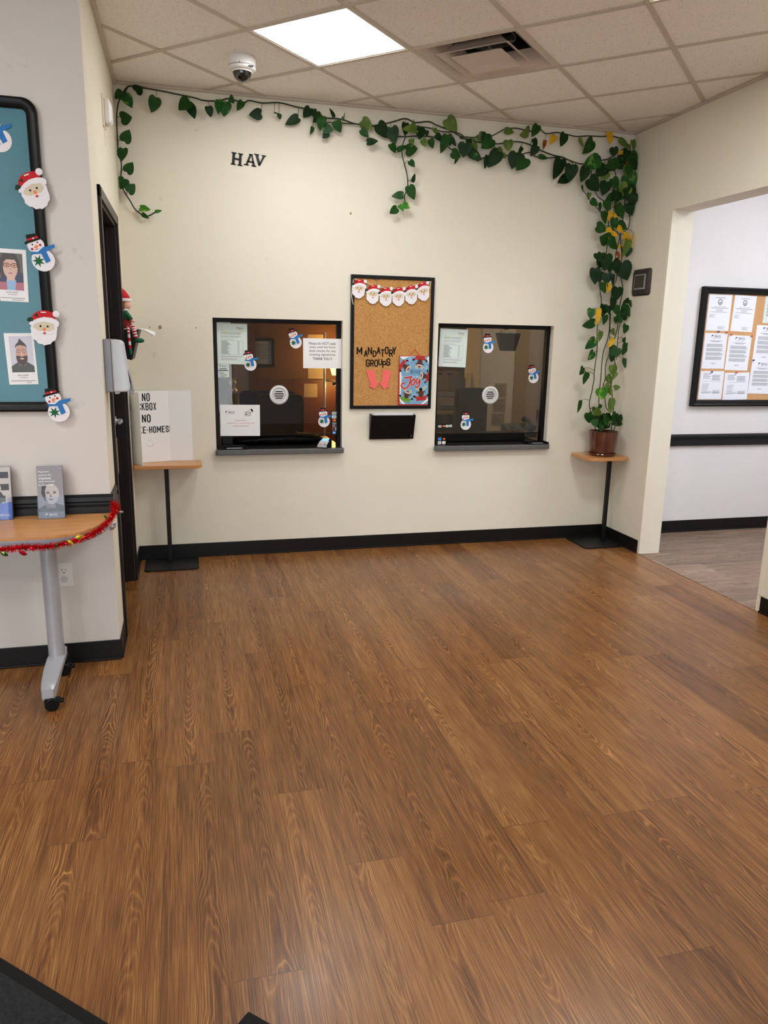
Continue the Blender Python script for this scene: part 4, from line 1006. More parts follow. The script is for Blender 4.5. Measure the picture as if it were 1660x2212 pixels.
# ------------------------------------------------------------------ things on the left wall
RZL = math.pi/2      # local x runs along +y, local -y faces +x
t = thing('towel_dispenser', 'white and grey hand-hygiene dispenser on the left wall by the door', 'dispenser', (0, -1.565, 1.40), RZL)
b = MB(); b.box(-.055, -.034, -.118, .055, 0, .122, 'greyp'); b.build('back_plate', t, bevel=.004)
b = MB(); b.prismx([(-.034, -.118), (-.034, .122), (-.075, .118), (-.086, .105), (-.108, -.09), (-.106, -.108), (-.098, -.116)], -.057, .057, 'ltgreyp'); b.build('cover', t, bevel=.008, bseg=3)
b = MB(); b.prismx([(-.088, .02), (-.105, -.03), (-.122, -.11), (-.116, -.135), (-.10, -.12), (-.108, -.06)], -.03, .03, 'greyp'); b.build('push_lever', t, bevel=.004)
b = MB(); b.prismx([(-.036, -.118), (-.06, -.118), (-.055, -.128), (-.04, -.128)], -.03, .03, 'ltgreyp'); b.build('nozzle', t)
t = thing('wall_strobe', 'small white alarm unit high on the left wall above the door', 'alarm unit', (0, -.85, 2.66), RZL)
b = MB(); b.box(-.055, -.010, -.075, .055, 0, .075, 'guard'); b.build('back_plate', t, bevel=.003)
b = MB(); b.loft([[(-.045, -.010, -.062), (.045, -.010, -.062), (.045, -.010, .062), (-.045, -.010, .062)], [(-.043, -.034, -.06), (.043, -.034, -.06), (.043, -.034, .056), (-.043, -.034, .056)], [(-.03, -.046, -.045), (.03, -.046, -.045), (.03, -.046, .03), (-.03, -.046, .03)]], 'whitep'); b.build('housing', t, bevel=.006)
b = MB(); b.tube([(-.02, -.004, -.074), (-.018, -.005, -.11), (-.024, -.006, -.14), (-.016, -.007, -.165)], .0018, 'string', 6); b.tube([(-.012, -.004, -.13), (-.004, -.010, -.11)], .0016, 'string', 6); b.build('wire', t)
# file pocket and doll
t = thing('file_pocket', 'black wall file pocket on the left wall beyond the door', 'file holder', (0, 0, 0))
b = MB(); prof = [(0.002, 1.40), (.045, 1.388), (.05, 1.395), (.097, 1.572), (.088, 1.572), (.042, 1.41), (.008, 1.41), (.008, 1.575), (0.002, 1.575)]
b.prism(prof, -.40, -.11, 'blackp'); b.prism([(.002, 1.40), (.046, 1.392), (.094, 1.57), (.002, 1.57)], -.404, -.398, 'blackp'); b.build('pocket', t, bevel=.002)
b = MB(); 
for k in range(2):
    b.loft([[(.05, y, 1.50), (.0507, y, 1.50)] and [(x, y, z+(y+.16)*max(0, (x-.08))*.9) for x, z in ((.050+.004*k, 1.44), (.066+.003*k, 1.53), (.076, 1.566), (.095, 1.577+.003*k), (.13, 1.574+.003*k), (.165, 1.562+.004*k), (.185, 1.552+.006*k))] for y in (-.38, -.16)], 'paper', False, False, closed=False)
pp = b.build('papers', t); so = pp.modifiers.new('s', 'SOLIDIFY'); so.thickness = .0012
EY = -.352
t = thing('elf_doll', 'plush elf doll in a red hat sitting on the file pocket by the door', 'doll', (0, EY, 1.575))
def ex(x, y): return ((250+x/13.01-265)*.00305, (712-620-y/13.01)*.00305)     # drawing units of the doll's profile
b = MB()
def body_ring(z, x0, x1, yw, n=14): cx, rx = (x0+x1)/2, (x1-x0)/2; return [(cx+rx*math.cos(2*math.pi*k/n), yw*math.sin(2*math.pi*k/n), z) for k in range(n)]
b.loft([body_ring(.002, -.002, .062, .036), body_ring(.02, -.002, .058, .038), body_ring(.045, .002, .05, .034), body_ring(.058, .004, .046, .03)], 'dkred'); b.build('tunic', t, smooth=True)
b = MB(); b.loft([body_ring(.056, .003, .046, .031), body_ring(.08, .005, .04, .034), body_ring(.105, .008, .034, .026), body_ring(.114, .012, .028, .014)], 'green'); b.build('jacket', t, smooth=True)
b = MB(); b.loft([body_ring(.104, .006, .038, .026), body_ring(.112, .004, .044, .03), body_ring(.118, .010, .036, .02)], 'white'); b.build('collar', t, smooth=True)
b = MB(); b.ball((.030, 0, .142), (.027, .031, .032), 'pink'); b.ball((.0535, 0, .138), (.005, .005, .005), 'pink', 8, 6)
for s_ in (-1, 1): b.ball((.046, s_*.013, .150), (.004, .004, .006), 'ink', 8, 6)
b.plate([(0, 0), (0, 0.0001), (0.0001, 0)], 0, 'pink'); b.build('head', t, smooth=True)
b = MB()
b.loft([body_ring(.108, -.014, .022, .030), body_ring(.14, -.014, .028, .037), body_ring(.172, -.010, .036, .036)], 'brownh'); b.build('hair', t, smooth=True)
b = MB(); b.loft([body_ring(.176, -.012, .056, .036), body_ring(.196, -.010, .048, .031), body_ring(.222, -.010, .030, .02), body_ring(.240, -.014, .008, .009)], 'red'); b.ball((-.008, 0, .244), .011, 'white'); 
b.loft([body_ring(.160, -.012, .056, .037), body_ring(.164, -.015, .061, .039), body_ring(.176, -.015, .061, .039), body_ring(.179, -.012, .056, .036)], 'white'); b.build('hat', t, smooth=True)
for s_ in (-1, 1):
    b = MB(); b.tube([(.022, s_*.03, .102), (.036, s_*.036, .08), (.054, s_*.03, .056)], [.011, .012, .010], 'green', 10); b.ball((.062, s_*.027, .047), (.012, .009, .010), 'pink', 12, 8); b.build('arm', t, smooth=True)
stripe = lambda i: 'red' if i % 2 else 'white'
def leg(path, rr, boot, sy):
    b = MB(); n = 12
    P_ = [Vector(p) for p in path]
    def pt(f):
        f = f*(len(P_)-1); i = min(int(f), len(P_)-2); return P_[i].lerp(P_[i+1], f-i)
    for i in range(n): b.tube([pt(i/n), pt((i+1)/n)], rr, stripe(i), 10)
    o = b.build('leg', t, smooth='auto')
    b = MB(); b.ball(*boot, 'green', 14, 8); b.build('boot', o, smooth=True)
leg([(.030, -.03, .010), (.036, -.062, .006), (.038, -.068, -.03), (.041, -.068, -.118)], .0085, ((.042, -.068, -.136), (.012, .012, .021)), -1)
leg([(.050, -.02, .010), (.066, -.058, .004), (.072, -.068, -.02), (.078, -.068, -.052)], .0135, ((.096, -.068, -.068), (.032, .015, .015)), 1)

# thermostat on the right wall (local x runs along -y)
t = thing('thermostat', 'dark square thermostat on the right wall beside the hallway opening', 'thermostat', (W, -.262, 1.982), -math.pi/2)
b = MB(); b.loft([[(x, 0, z) for x, z in rrect(-.112, -.092, .112, .092, .02)], [(x, -.006, z) for x, z in rrect(-.114, -.094, .114, .094, .02)], [(x, -.016, z) for x, z in rrect(-.104, -.084, .104, .084, .02)], [(x, -.018, z) for x, z in rrect(-.085, -.066, .085, .066, .01)]], 'tstat'); b.build('cover', t, smooth='auto')
b = MB(); b.prism(rrect(-.068, -.052, .068, .056, .004), -.026, -.016, 'greyp'); b.build('bezel', t, bevel=.003)
b = MB(); b.prism(rrect(-.058, -.040, .058, .048, .003), -.0268, -.025, 'lcd'); b.build('screen', t)
b = MB()
for k in (-1, 0, 1): b.prism(rrect(k*.04-.016, -.083, k*.04+.016, -.068, .003), -.021, -.015, 'tstat')
b.build('buttons', t)

# ------------------------------------------------------------------ blue bulletin board on the front wall
FY = YF-.006
t = thing('bulletin_board', 'large teal bulletin board with a rounded black frame on the left wall panel', 'notice board', (0, 0, 0))
outer = rrect(-1.75, 1.205, -.188, 2.472, .055, 8); inner = rrect(-1.75+.042, 1.205+.042, -.188-.042, 2.472-.042, .022, 8)
b = MB(); n = len(outer)
prof = [(0.0, .000), (0.0, .024), (.22, .030), (.55, .028), (.8, .022), (1.0, .016), (1.0, .004)]
rings = [[(o[0]+(i_[0]-o[0])*f_, FY-d_, o[1]+(i_[1]-o[1])*f_) for o, i_ in zip(outer, inner)] for f_, d_ in prof]
b.loft([r_[::-1] for r_ in rings], 'blackp', False, False); b.build('frame', t, smooth='auto')
MB().prism(rect(-1.72, 1.235, -.218, 2.442), FY-.010, FY-.001, 'teal').build('backing_paper', t)
BYF = FY-.0105
fy_ = lambda u, v, d=0: at(u, v, 1, BYF-d)
gsn = 'felt cut-outs on the teal bulletin board'
cut_on('n', -8, 286, 1, BYF-.0005, .155, 14, 'felt snowman at the left photo edge near the top of the teal board', gsn)
cut_on('s', 74.5, 412, 1, FY-.031, .150, 22, 'felt santa head on the frame of the teal board, the upper one', gsn)
cut_on('n', 87, 546, 1, FY-.031, .156, 13, 'felt snowman on the frame of the teal board beside the upper photo card', gsn)
cut_on('s', 96, 708, 1, FY-.031, .150, -2, 'felt santa head on the frame of the teal board above the bearded man card', gsn)
cut_on('n', 122.5, 875, 1, FY-.031, .152, 8, 'felt snowman on the bottom right corner of the teal board', gsn)
def photo_card(label, u0, v0, u1, v1, rot, draw):
    a = fy_(u0, v0); d = fy_(u1, v1); w_, h_ = d.x-a.x, a.z-d.z
    t = thing('photo_card', label, 'photo card', ((a.x+d.x)/2, BYF-.0008, (a.z+d.z)/2), group='staff photo cards on the teal board', ry=-math.radians(rot))
    MB().prism(rect(-w_/2, -h_/2, w_/2, h_/2), -.0012, 0, 'paper').build('card', t)
    b = MB(); draw(b, w_, h_, -.0016); b.build('portrait', t)
    return t, w_, h_
def clip(pl, x0, z0, x1, z1):        # keep a polygon inside the photo
    for ax, lim, sg in ((0, x0, 1), (0, x1, -1), (1, z0, 1), (1, z1, -1)):
        o = []
        for i in range(len(pl)):
            p, q = pl[i], pl[(i+1) % len(pl)]; a, c_ = (p[ax]-lim)*sg, (q[ax]-lim)*sg
            if a >= 0: o.append(p)
            if a*c_ < 0: k = a/(a-c_); o.append((p[0]+(q[0]-p[0])*k, p[1]+(q[1]-p[1])*k))
        pl = o
        if not pl: break
    return pl
def draw_man(b, w_, h_, y):
    x0, x1, z0, z1 = -w_*.35, w_*.42, -h_*.26, h_*.44
    def pl(p, m, k):
        p = clip(p, x0, z0, x1, z1)
        if len(p) > 2: b.plate(p, y-.0001*k, m)
    b.plate(rect(x0, z0, x1, z1), y, 'photo_wall')
    pl([(x0, z0), (x1, z0), (x1, z0+h_*.12), (w_*.2, z0+h_*.2), (-w_*.12, z0+h_*.2), (x0, z0+h_*.12)], 'photo_shirt', 1)
    pl(rect(-w_*.08, -h_*.12, w_*.14, 0), 'photo_skin', 2)
    pl(ell(w_*.03, h_*.10, w_*.195, h_*.185), 'photo_skin', 3)
    pl([(-w_*.17, h_*.06), (-w_*.15, -h_*.04), (-w_*.05, -h_*.11), (w_*.03, -h_*.125), (w_*.12, -h_*.11), (w_*.21, -h_*.03), (w_*.23, h_*.06), (w_*.14, h_*.065), (w_*.03, h_*.04), (-w_*.08, h_*.065)], 'photo_beard', 4)
    pl(ell(w_*.03, h_*.005, w_*.07, h_*.014), 'photo_skin2', 5)
    pl([(-w_*.17, h_*.2), (-w_*.155, h_*.27), (-w_*.05, h_*.33), (0, h_*.4), (w_*.1, h_*.34), (w_*.2, h_*.28), (w_*.23, h_*.19), (w_*.17, h_*.25), (0, h_*.27), (-w_*.12, h_*.25)], 'photo_hair', 5)
    for cx in (-w_*.06, w_*.12):
        pl(ell(cx, h_*.155, w_*.075, h_*.036, 16), 'photo_hair', 6); pl(ell(cx, h_*.155, w_*.062, h_*.027, 16), 'photo_skin2', 7); pl(ell(cx, h_*.155, w_*.018, h_*.012, 8), 'ink', 8)
    pl(ell(w_*.03, h_*.10, w_*.03, h_*.035, 10), 'photo_skin2', 6)
    b.text('PAUL SHORT', -w_*.17, -h_*.335, w_*.2, -h_*.305, y, 'ink'); b.text('COUNSELOR', -w_*.12, -h_*.375, w_*.16, -h_*.355, y, 'inkgd')
    b.lines(-w_*.42, w_*.42, -h_*.42, 1, .01, h_*.014, y, 'inkg', .05); b.lines(w_*.1, w_*.28, -h_*.455, 1, .01, h_*.012, y, 'inkg', .05)
def draw_woman(b, w_, h_, y):
    x0, x1, z0, z1 = -w_*.5, w_*.36, -h_*.28, h_*.42
    def pl(p, m, k):
        p = clip(p, x0, z0, x1, z1)
        if len(p) > 2: b.plate(p, y-.0001*k, m)
    b.plate(rect(x0, z0, x1, z1), y, 'photo_dim')
    pl(ell(-w_*.1, h_*.14, w_*.36, h_*.33), 'photo_hair', 1)
    pl([(x0, z0), (x1, z0), (x1, z0+h_*.34), (w_*.16, h_*.05), (-w_*.34, h_*.0), (x0, -.02)], 'photo_navy', 2)
    pl([(x0, z0), (x1, z0), (x1, z0+h_*.15), (x0, z0+h_*.15)], 'photo_pink', 3)
    pl([(-w_*.22, z0), (w_*.06, z0), (w_*.1, -h_*.09), (-w_*.24, -h_*.09)], 'photo_lblue', 4)
    pl(rect(-w_*.22, -h_*.1, w_*.06, .02), 'photo_skin2', 5)
    pl(ell(-w_*.08, h_*.14, w_*.25, h_*.21), 'photo_skin2', 6)
    pl([(-w_*.36, h_*.22), (-w_*.2, h_*.37), (w_*.05, h_*.38), (w_*.2, h_*.22), (w_*.1, h_*.30), (-w_*.2, h_*.30)], 'photo_hair', 7)
    for cx in (-w_*.2, w_*.06):
        pl(ell(cx, h_*.19, w_*.12, h_*.045, 16), 'ink', 8); pl(ell(cx, h_*.188, w_*.105, h_*.036, 16), 'photo_skin', 9); pl(ell(cx, h_*.19, w_*.025, h_*.012, 8), 'ink', 10)
    pl(ell(-w_*.08, h_*.115, w_*.03, h_*.03, 10), 'photo_skin', 8); pl(ell(-w_*.08, h_*.04, w_*.07, h_*.014, 10), 'photo_pink', 8)
    b.text('ALYSSA CROSS', -w_*.27, -h_*.335, w_*.14, -h_*.31, y, 'ink'); b.text('CASE MANAGER', -w_*.22, -h_*.375, w_*.1, -h_*.355, y, 'inkgd')
    b.lines(-w_*.47, w_*.38, -h_*.425, 1, .01, h_*.012, y, 'inkg', .05); b.lines(-w_*.08, w_*.32, -h_*.46, 1, .01, h_*.012, y, 'inkg', .05)
photo_card('upper white photo card on the teal board, woman in glasses and navy jacket', -8, 536.5, 64, 652.5, -1.5, draw_woman)
photo_card('lower white photo card on the teal board, bearded man in glasses', 9, 719, 82.5, 830.5, 1.2, draw_man)

# outlet
o_ = at(139, 1241, 1, FY)
t = thing('power_outlet', 'white duplex power outlet low on the wall behind the rolling table', 'outlet', o_)
b = MB(); b.prism(rrect(-.036, -.058, .036, .058, .004), -.006, 0, 'whitep'); b.build('cover_plate', t, bevel=.002)
for dz in (.02, -.02):
    b = MB(); pl = [(x, z) for x, z in ell(0, dz, .0175, .0165, 20)]; b.prism(pl, -.008, -.005, 'whitep')
    if dz > 0:
        b.plate(rect(-.009, dz, -.0065, dz+.009), -.0082, 'ink'); b.plate(rect(.006, dz+.001, .0085, dz+.008), -.0082, 'ink'); b.plate(ell(0, dz-.008, .003, .003, 10), -.0082, 'ink')
    else: b.prism(ell(0, dz, .0165, .0155, 20), -.0105, -.008, 'ltgreyp')
    b.build('socket' if dz > 0 else 'safety_plug', t)

def smooth_pts(pts, n=4):
    o = []
    for i in range(len(pts)-1):
        p0, p1, p2, p3 = pts[max(i-1, 0)], pts[i], pts[i+1], pts[min(i+2, len(pts)-1)]
        for k in range(n):
            t_ = k/n; o.append(.5*((2*p1)+(p2-p0)*t_+(2*p0-5*p1+4*p2-p3)*t_*t_+(3*p1-p0-3*p2+p3)*t_**3))
    o.append(pts[-1]); return o
# ------------------------------------------------------------------ rolling table with the tinsel
TZ = .737
t = thing('rolling_table', 'maple-topped rolling table on a grey caster base under the teal board', 'table', (-.25, -1.95, 0))
ox, oy = -.25, -1.95
edge = [(-1.6, -1.735), (-1.6, -2.13), (-.30, -2.13), (-.22, -2.128), (-.15, -2.11), (-.09, -2.07), (-.05, -2.01), (-.02, -1.93), (-.003, -1.85), (.004, -1.77), (.004, -1.735)]
b = MB(); b.prismz([(x-ox, y-oy) for x, y in edge], TZ-.012, TZ, 'maple', 'maple'); b.build('tabletop', t)
b = MB(); b.prismz([(x-ox, y-oy) for x, y in edge], TZ-.048, TZ-.012, 'greyp'); b.build('edge_band', t, bevel=.004)
b = MB(); b.box(-1.5-ox, -1.93-oy, TZ-.08, -.15-ox, -1.87-oy, TZ-.048, 'silver'); b.build('under_beam', t)
def oval(cx, cy, rx, ry, z, n=24): return [(cx+rx*math.cos(2*math.pi*k/n), cy+ry*math.sin(2*math.pi*k/n), z) for k in range(n)]
for lx in (0.0, -1.15):
    b = MB(); b.loft([oval(lx, 0.03, .034, .045, .135), oval(lx, 0.03, .034, .045, TZ-.048)], 'silver'); post = b.build('post', t, smooth='auto')
    b = MB(); rings = []
    for (y, wx, zt, zb) in ((.168, .022, .118, .07), (.12, .026, .128, .095), (.05, .036, .137, .110), (-.01, .037, .138, .112), (-.10, .036, .130, .10), (-.19, .032, .114, .075), (-.235, .027, .104, .052), (-.248, .022, .098, .052)):
        rings.append([(lx-wx, y, zb), (lx+wx, y, zb), (lx+wx, y, zt-.006), (lx+wx-.006, y, zt), (lx-wx+.006, y, zt), (lx-wx, y, zt-.006)])
    b.loft([r_[::-1] for r_ in rings], 'silver'); b.build('foot', t, smooth='auto')
    for cy in (-.222, .125):
        b = MB(); b.cyl((lx, cy, .05), (lx, cy, .075), .024, 'blackp', seg=16); b.box(lx-.014, cy-.03, .03, lx+.02, cy+.018, .056, 'blackp'); cs = b.build('caster', t, bevel=.003)
        b = MB(); b.tube([(lx+.012, cy-.018, .029), (lx+.016, cy-.036, .029)], .029, 'blackp', 24); b.tube([(lx+.006, cy+.006, .029), (lx+.010, cy-.010, .029)], .029, 'blackp', 24); b.build('wheel', cs, smooth='auto', bevel=.004)
        b = MB(); b.box(lx+.036, cy-.03, .034, lx+.060, cy-.004, .046, 'blackp'); b.box(lx+.02, cy-.026, .044, lx+.046, cy-.006, .054, 'blackp'); b.build('brake_tab', cs, bevel=.002)
# brochure holders
def holder(label, u, v, w_, h_, draw, rz):
    p = at(u, v, 2, TZ); t = thing('brochure_holder', label, 'brochure holder', p, rz, group='clear brochure holders on the rolling table')
    lean = .16
    def q(x, d, z): return (x, -d+lean*z, z)       # leans back
    b = MB(); hw = w_/2
    b.loft([[q(-hw, .0, .0), q(hw, .0, .0), q(hw, -.003, .0), q(-hw, -.003, 0)], [q(-hw, .0, h_), q(hw, .0, h_), q(hw, -.003, h_), q(-hw, -.003, h_)]], 'acrylic')
    b.loft([[q(-hw, .034, 0), q(hw, .034, 0), q(hw, .031, 0), q(-hw, .031, 0)], [q(-hw, .034, h_*.42), q(hw, .034, h_*.42), q(hw, .031, h_*.42), q(-hw, .031, h_*.42)]], 'acrylic')
    for s_ in (-1, 1):
        b.poly([q(s_*hw, .034, 0), q(s_*hw, 0, 0), q(s_*hw, 0, h_*.96), q(s_*hw, .012, h_*.96), q(s_*hw, .014, h_*.46), q(s_*hw, .034, h_*.42)], 'acrylic')
    b.box(-hw, -.036, 0, hw, .06, .003, 'acrylic'); b.build('stand', t)
    b = MB(); bw_ = hw-.003
    b.loft([[q(-bw_, .028, .004), q(bw_, .028, .004), q(bw_, .003, .004), q(-bw_, .003, .004)], [q(-bw_, .024, h_*.985), q(bw_, .024, h_*.985), q(bw_, .004, h_*.985), q(-bw_, .004, h_*.985)]], 'broch'); br = b.build('brochures', t)
    b = MB(); draw(b, bw_, h_*.985); 
    for v_ in b.bm.verts:                   # lay the print on the leaning front
        v_.co = Vector(q(v_.co.x, .0283-.004*v_.co.z/h_-v_.co.y, v_.co.z))
    b.build('cover_print', br)
def draw_pay(b, hw, h_):
    for k, tx in enumerate(('Payment', 'options for', 'treatment', 'and recovery', 'in Colorado')):
        z = h_*.905-k*h_*.062; L = (.92, 1.12, 1.06, 1.38, 1.26)[k]*hw*.92
        b.text(tx, -hw*.86, z-h_*.024, -hw*.86+L, z+h_*.016, -.0018, 'signwhite', .015)
    def pl(p, m, k):
        p = clip(p, -hw, h_*.02, hw, h_*.70)
        if len(p) > 2: b.plate(p, -.0004-.00012*k, m)
    pl([(-hw, h_*.1), (hw, h_*.1), (hw, h_*.24), (hw*.3, h_*.3), (-hw*.5, h_*.26), (-hw, h_*.2)], 'mono3', 1)
    pl(rect(-hw*.35, h_*.2, hw*.35, h_*.4), 'mono2', 2)
    pl(ell(hw*.05, h_*.47, hw*.62, h_*.195), 'mono1', 3)
    pl([(-hw*.66, h_*.62), (-hw*.2, h_*.69), (-hw*.42, h_*.54), (-hw*.36, h_*.36), (-hw*.2, h_*.3), (-hw*.5, h_*.36), (-hw*.72, h_*.5)], 'mono3', 4)
    for x in (-hw*.2, hw*.32): pl(ell(x, h_*.495, hw*.13, h_*.014), 'mono3', 5); pl(ell(x, h_*.525, hw*.16, h_*.008), 'mono2', 5)
    pl([(hw*.0, h_*.49), (hw*.12, h_*.42), (hw*.02, h_*.405), (-hw*.08, h_*.42)], 'mono2', 5); pl(ell(hw*.04, h_*.368, hw*.18, h_*.011), 'mono3', 5)
    b.plate(rect(-hw, h_*.004, hw, h_*.135), -.0012, 'brochd'); logo(b, -hw*.02, h_*.075, hw*.33, -.0014, 'signwhite')
def draw_blue(b, hw, h_):
    b.plate(rect(-hw, 0, hw, h_*.2), -.0006, 'brochb'); b.plate(rect(-hw, h_*.2, hw, h_), -.0004, 'mono1')
    for x, z, m in ((.5, .85, 'mono3'), (.5, .62, 'mono3'), (-.4, .8, 'mono2'), (.2, .4, 'mono3')): b.plate(rect(hw*(x-.35), h_*(z-.06), hw*(x+.35), h_*(z+.06)), -.0006, m)
    b.plate(ell(-hw*.1, h_*.6, hw*.35, h_*.1), -.0009, 'mono1'); b.plate(ell(-hw*.1, h_*.42, hw*.5, h_*.14), -.0008, 'mono3')
    b.plate([(-hw, h_*.2), (hw, h_*.2), (hw, h_*.34), (-hw, h_*.26)], -.0010, 'brochb'); b.text('BHG', hw*.1, h_*.07, hw*.8, h_*.11, -.0012, 'signwhite')
holder('clear holder of grey brochures about payment options on the rolling table', 114, 1117, .112, .232, draw_pay, .04)
holder('clear holder of blue brochures at the left photo edge on the rolling table', 2, 1120, .112, .232, draw_blue, .02)
# tinsel garland along the table edge
path = smooth_pts([Vector(p) for p in ((-.66, -2.152, .712), (-.50, -2.154, .700), (-.40, -2.152, .698), (-.30, -2.15, .704), (-.22, -2.147, .700), (-.14, -2.130, .709), (-.075, -2.086, .718), (-.03, -2.02, .727), (.0, -1.94, .742), (.020, -1.86, .756), (.024, -1.79, .768), (.018, -1.745, .785))])
t = thing('tinsel_garland', 'red tinsel garland with foil leaves along the rolling table edge', 'garland', (0, 0, 0))
b = MB(); b.tube(path, .004, 'tinsel', 6); b.build('cord', t)
r = random.Random(5); b = MB()
segs = [(a, c, (c-a).length) for a, c in zip(path, path[1:])]; tot = sum(s_[2] for s_ in segs)
for k in range(5200):
    d = r.random()*tot
    for a, c, L in segs:
        if d <= L: break
        d -= L
    p = a.lerp(c, d/L); f = (p-path[0]).length/tot
    dr = Vector((r.gauss(0, 1), r.gauss(0, 1), r.gauss(0, 1))).normalized()
    ln = r.uniform(.008, .019)*(1.9 if f > .80 else 1.15); ww = Vector((r.gauss(0, 1), r.gauss(0, 1), r.gauss(0, 1))).cross(dr).normalized()*.0009
    p2 = p+dr*ln+Vector((0, 0, -.003))
    b.poly([p-ww, p+ww, p2+ww*.7, p2-ww*.7], 'tinsel')
fr = b.build('fringe', t); fr['kind'] = 'stuff'
for (u, v, z, L, ang, m) in ((172, 1160, .72, .030, 10, 'foilg'), (152, 1172, .70, .026, -50, 'foilg'), (50, 1195, .69, .028, -30, 'foilr'), (244, 1138, .745, .036, 45, 'foils'), (262, 1106, .765, .018, 0, 'foils'), (229, 1117, .75, .018, 130, 'foilgr'), (10, 1197, .69, .026, -35, 'foilgr'), (122, 1178, .70, .018, -90, 'foilgr'), (70, 1185, .69, .020, -20, 'foilr')):
    p = at(u, v, 1, -2.172 if u < 140 else (-2.145 if u < 180 else (-2.06 if u < 235 else -1.90))); b = MB(); a = math.radians(ang)
    pl = [(-.5, 0), (-.2, -.24), (.2, -.22), (.5, 0), (.2, .22), (-.2, .24)]
    P2 = [(x*L*1.25, zz*L*1.25, 0) for x, zz in pl]
    vs = []
    c0 = b.v((p.x, p.y-.004, p.z))
    for x, zz, _ in P2:
        q = rot2((x, zz), a); vs.append(b.v((p.x+q[0], p.y+r.uniform(-.003, .003), p.z+q[1])))
    for i in range(6): b.f([c0, vs[i], vs[(i+1) % 6]], m)
    o = b.build('foil_leaf', t); so = o.modifiers.new('s', 'SOLIDIFY'); so.thickness = .0008

# ------------------------------------------------------------------ hallway notice board
HY = -.004
t = thing('hall_board', 'cork board with a black frame and many papers on the hallway wall', 'notice board', (0, 0, 0))
X0, X1, Z0, Z1 = 4.320, 5.62, 1.058, 1.992
b = MB(); fw = .05
outer = rect(X0, Z0, X1, Z1); inner = rect(X0+fw, Z0+fw, X1-fw, Z1-fw)
prof = [(0, 0), (0, .042), (.25, .048), (.5, .042), (.62, .046), (.85, .034), (1, .026), (1, .004)]
b.loft([[(o[0]+(i_[0]-o[0])*f_, HY-d_, o[1]+(i_[1]-o[1])*f_) for o, i_ in zip(outer, inner)][::-1] for f_, d_ in prof], 'blackp', False, False); b.build('frame', t)
MB().prism(rect(X0+fw-.01, Z0+fw-.01, X1-fw+.01, Z1-fw+.01), HY-.012, HY-.001, 'corkh').build('cork_panel', t)
CH = HY-.0112
gp = 'papers pinned to the hallway board'
def draw_seal(b_, w_, h_, y):
    b = b_[0]
    b.plate(rect(-w_*.2, h_*.40, w_*.2, h_*.412), y, 'inkgd'); b.plate(ell(0, h_*.29, w_*.1, w_*.11, 20), y, 'inkgd'); b.plate(ell(0, h_*.29, w_*.07, w_*.08, 20), y-.0002, 'paperc'); b.plate(ell(0, h_*.27, w_*.05, w_*.04, 14), y-.0003, 'inkg')
    yield 'certificate_text'
    b = b_[0]
    b.plate(rect(-w_*.38, h_*.12, w_*.38, h_*.132), y, 'inkgd'); b.plate(rect(-w_*.25, h_*.165, w_*.25, h_*.172), y, 'inkg')
    b.lines(-w_*.2, w_*.2, h_*.09, 3, h_*.022, h_*.008, y, 'inkg', .4, 'C'); b.lines(-w_*.4, w_*.36, h_*.02, 1, .01, h_*.012, y, 'inkg', .1, 'C'); b.lines(-w_*.42, -w_*.1, -h_*.05, 4, h_*.025, h_*.008, y, 'inkg', .5); yield 'signature_block'
    b = b_[0]; b.lines(0, w_*.36, -h_*.38, 4, h_*.022, h_*.008, y, 'inkg', .4)
def draw_letter(b, w_, h_, y):
    logo(b, w_*.0, h_*.41, w_*.15, y); b.lines(-w_*.3, w_*.3, h_*.29, 2, h_*.025, h_*.01, y, 'inkgd', .5, 'C')
    for k in range(4): b.lines(-w_*.38, w_*.40, h_*.2-k*h_*.12, 5, h_*.019, h_*.01, y, 'inkg', .15, seed=k)
    b.lines(-w_*.12, w_*.12, -h_*.34, 2, h_*.02, h_*.009, y, 'inkg', .4, 'C')
def draw_form(b, w_, h_, y):
    b.lines(-w_*.38, -w_*.02, h_*.42, 6, h_*.035, h_*.014, y, 'inkg', .4); b.lines(0, w_*.36, h_*.36, 5, h_*.04, h_*.02, y, 'inkg', .1); b.plate(rect(-w_*.4, h_*.14, w_*.42, h_*.146), y, 'inkgd')
    b.lines(-w_*.38, w_*.05, h_*.05, 8, h_*.045, h_*.014, y, 'inkg', .5, seed=5); b.lines(w_*.08, w_*.4, -h_*.18, 4, h_*.03, h_*.014, y, 'inkg', .1); b.plate(rect(-w_*.4, -h_*.27, w_*.4, -h_*.262), y, 'inkgd')
hcr = lambda x, y: (1490+x/7.63, 600+y/7.63)
for lab, q0, q1, rot, dr in (('certificate with a round seal, left one of the top row', (335, 266), (640, 878), 0, draw_seal), ('certificate with a round seal, right one of the top row', (750, 284), (1035, 892), -1.5, draw_seal),
                        ('letter with a blue logo, left one of the middle row', (262, 908), (562, 1500), 0, draw_letter), ('letter with a blue logo, right one of the middle row', (650, 946), (955, 1528), -1, draw_letter),
                        ('form sheet, left one of the bottom row', (192, 1536), (520, 2003), 0, draw_form), ('form sheet, right one of the bottom row', (592, 1562), (940, 2010), 1.2, draw_form)):
    sheet('pinned_paper', lab+' on the hallway board', 'paper', *hcr(*q0), *hcr(*q1), CH-.001, dr, 'paperc', rot, gp)
a0, a1 = hcr(1112, 782), hcr(1400, 1400)
sheet('pinned_paper', 'upper of two large letters with blue logos on the hallway board at the photo edge', 'paper', *a0, *a1, CH-.001, draw_letter, 'paperc', -1, gp)
a0, a1 = hcr(1030, 1372), hcr(1325, 1912)
sheet('pinned_paper', 'lower of two large letters with blue logos on the hallway board at the photo edge', 'paper', *a0, *a1, CH-.0030, draw_letter, 'paperc', -1, gp)
a0, a1 = hcr(1262, 300), hcr(1540, 755)
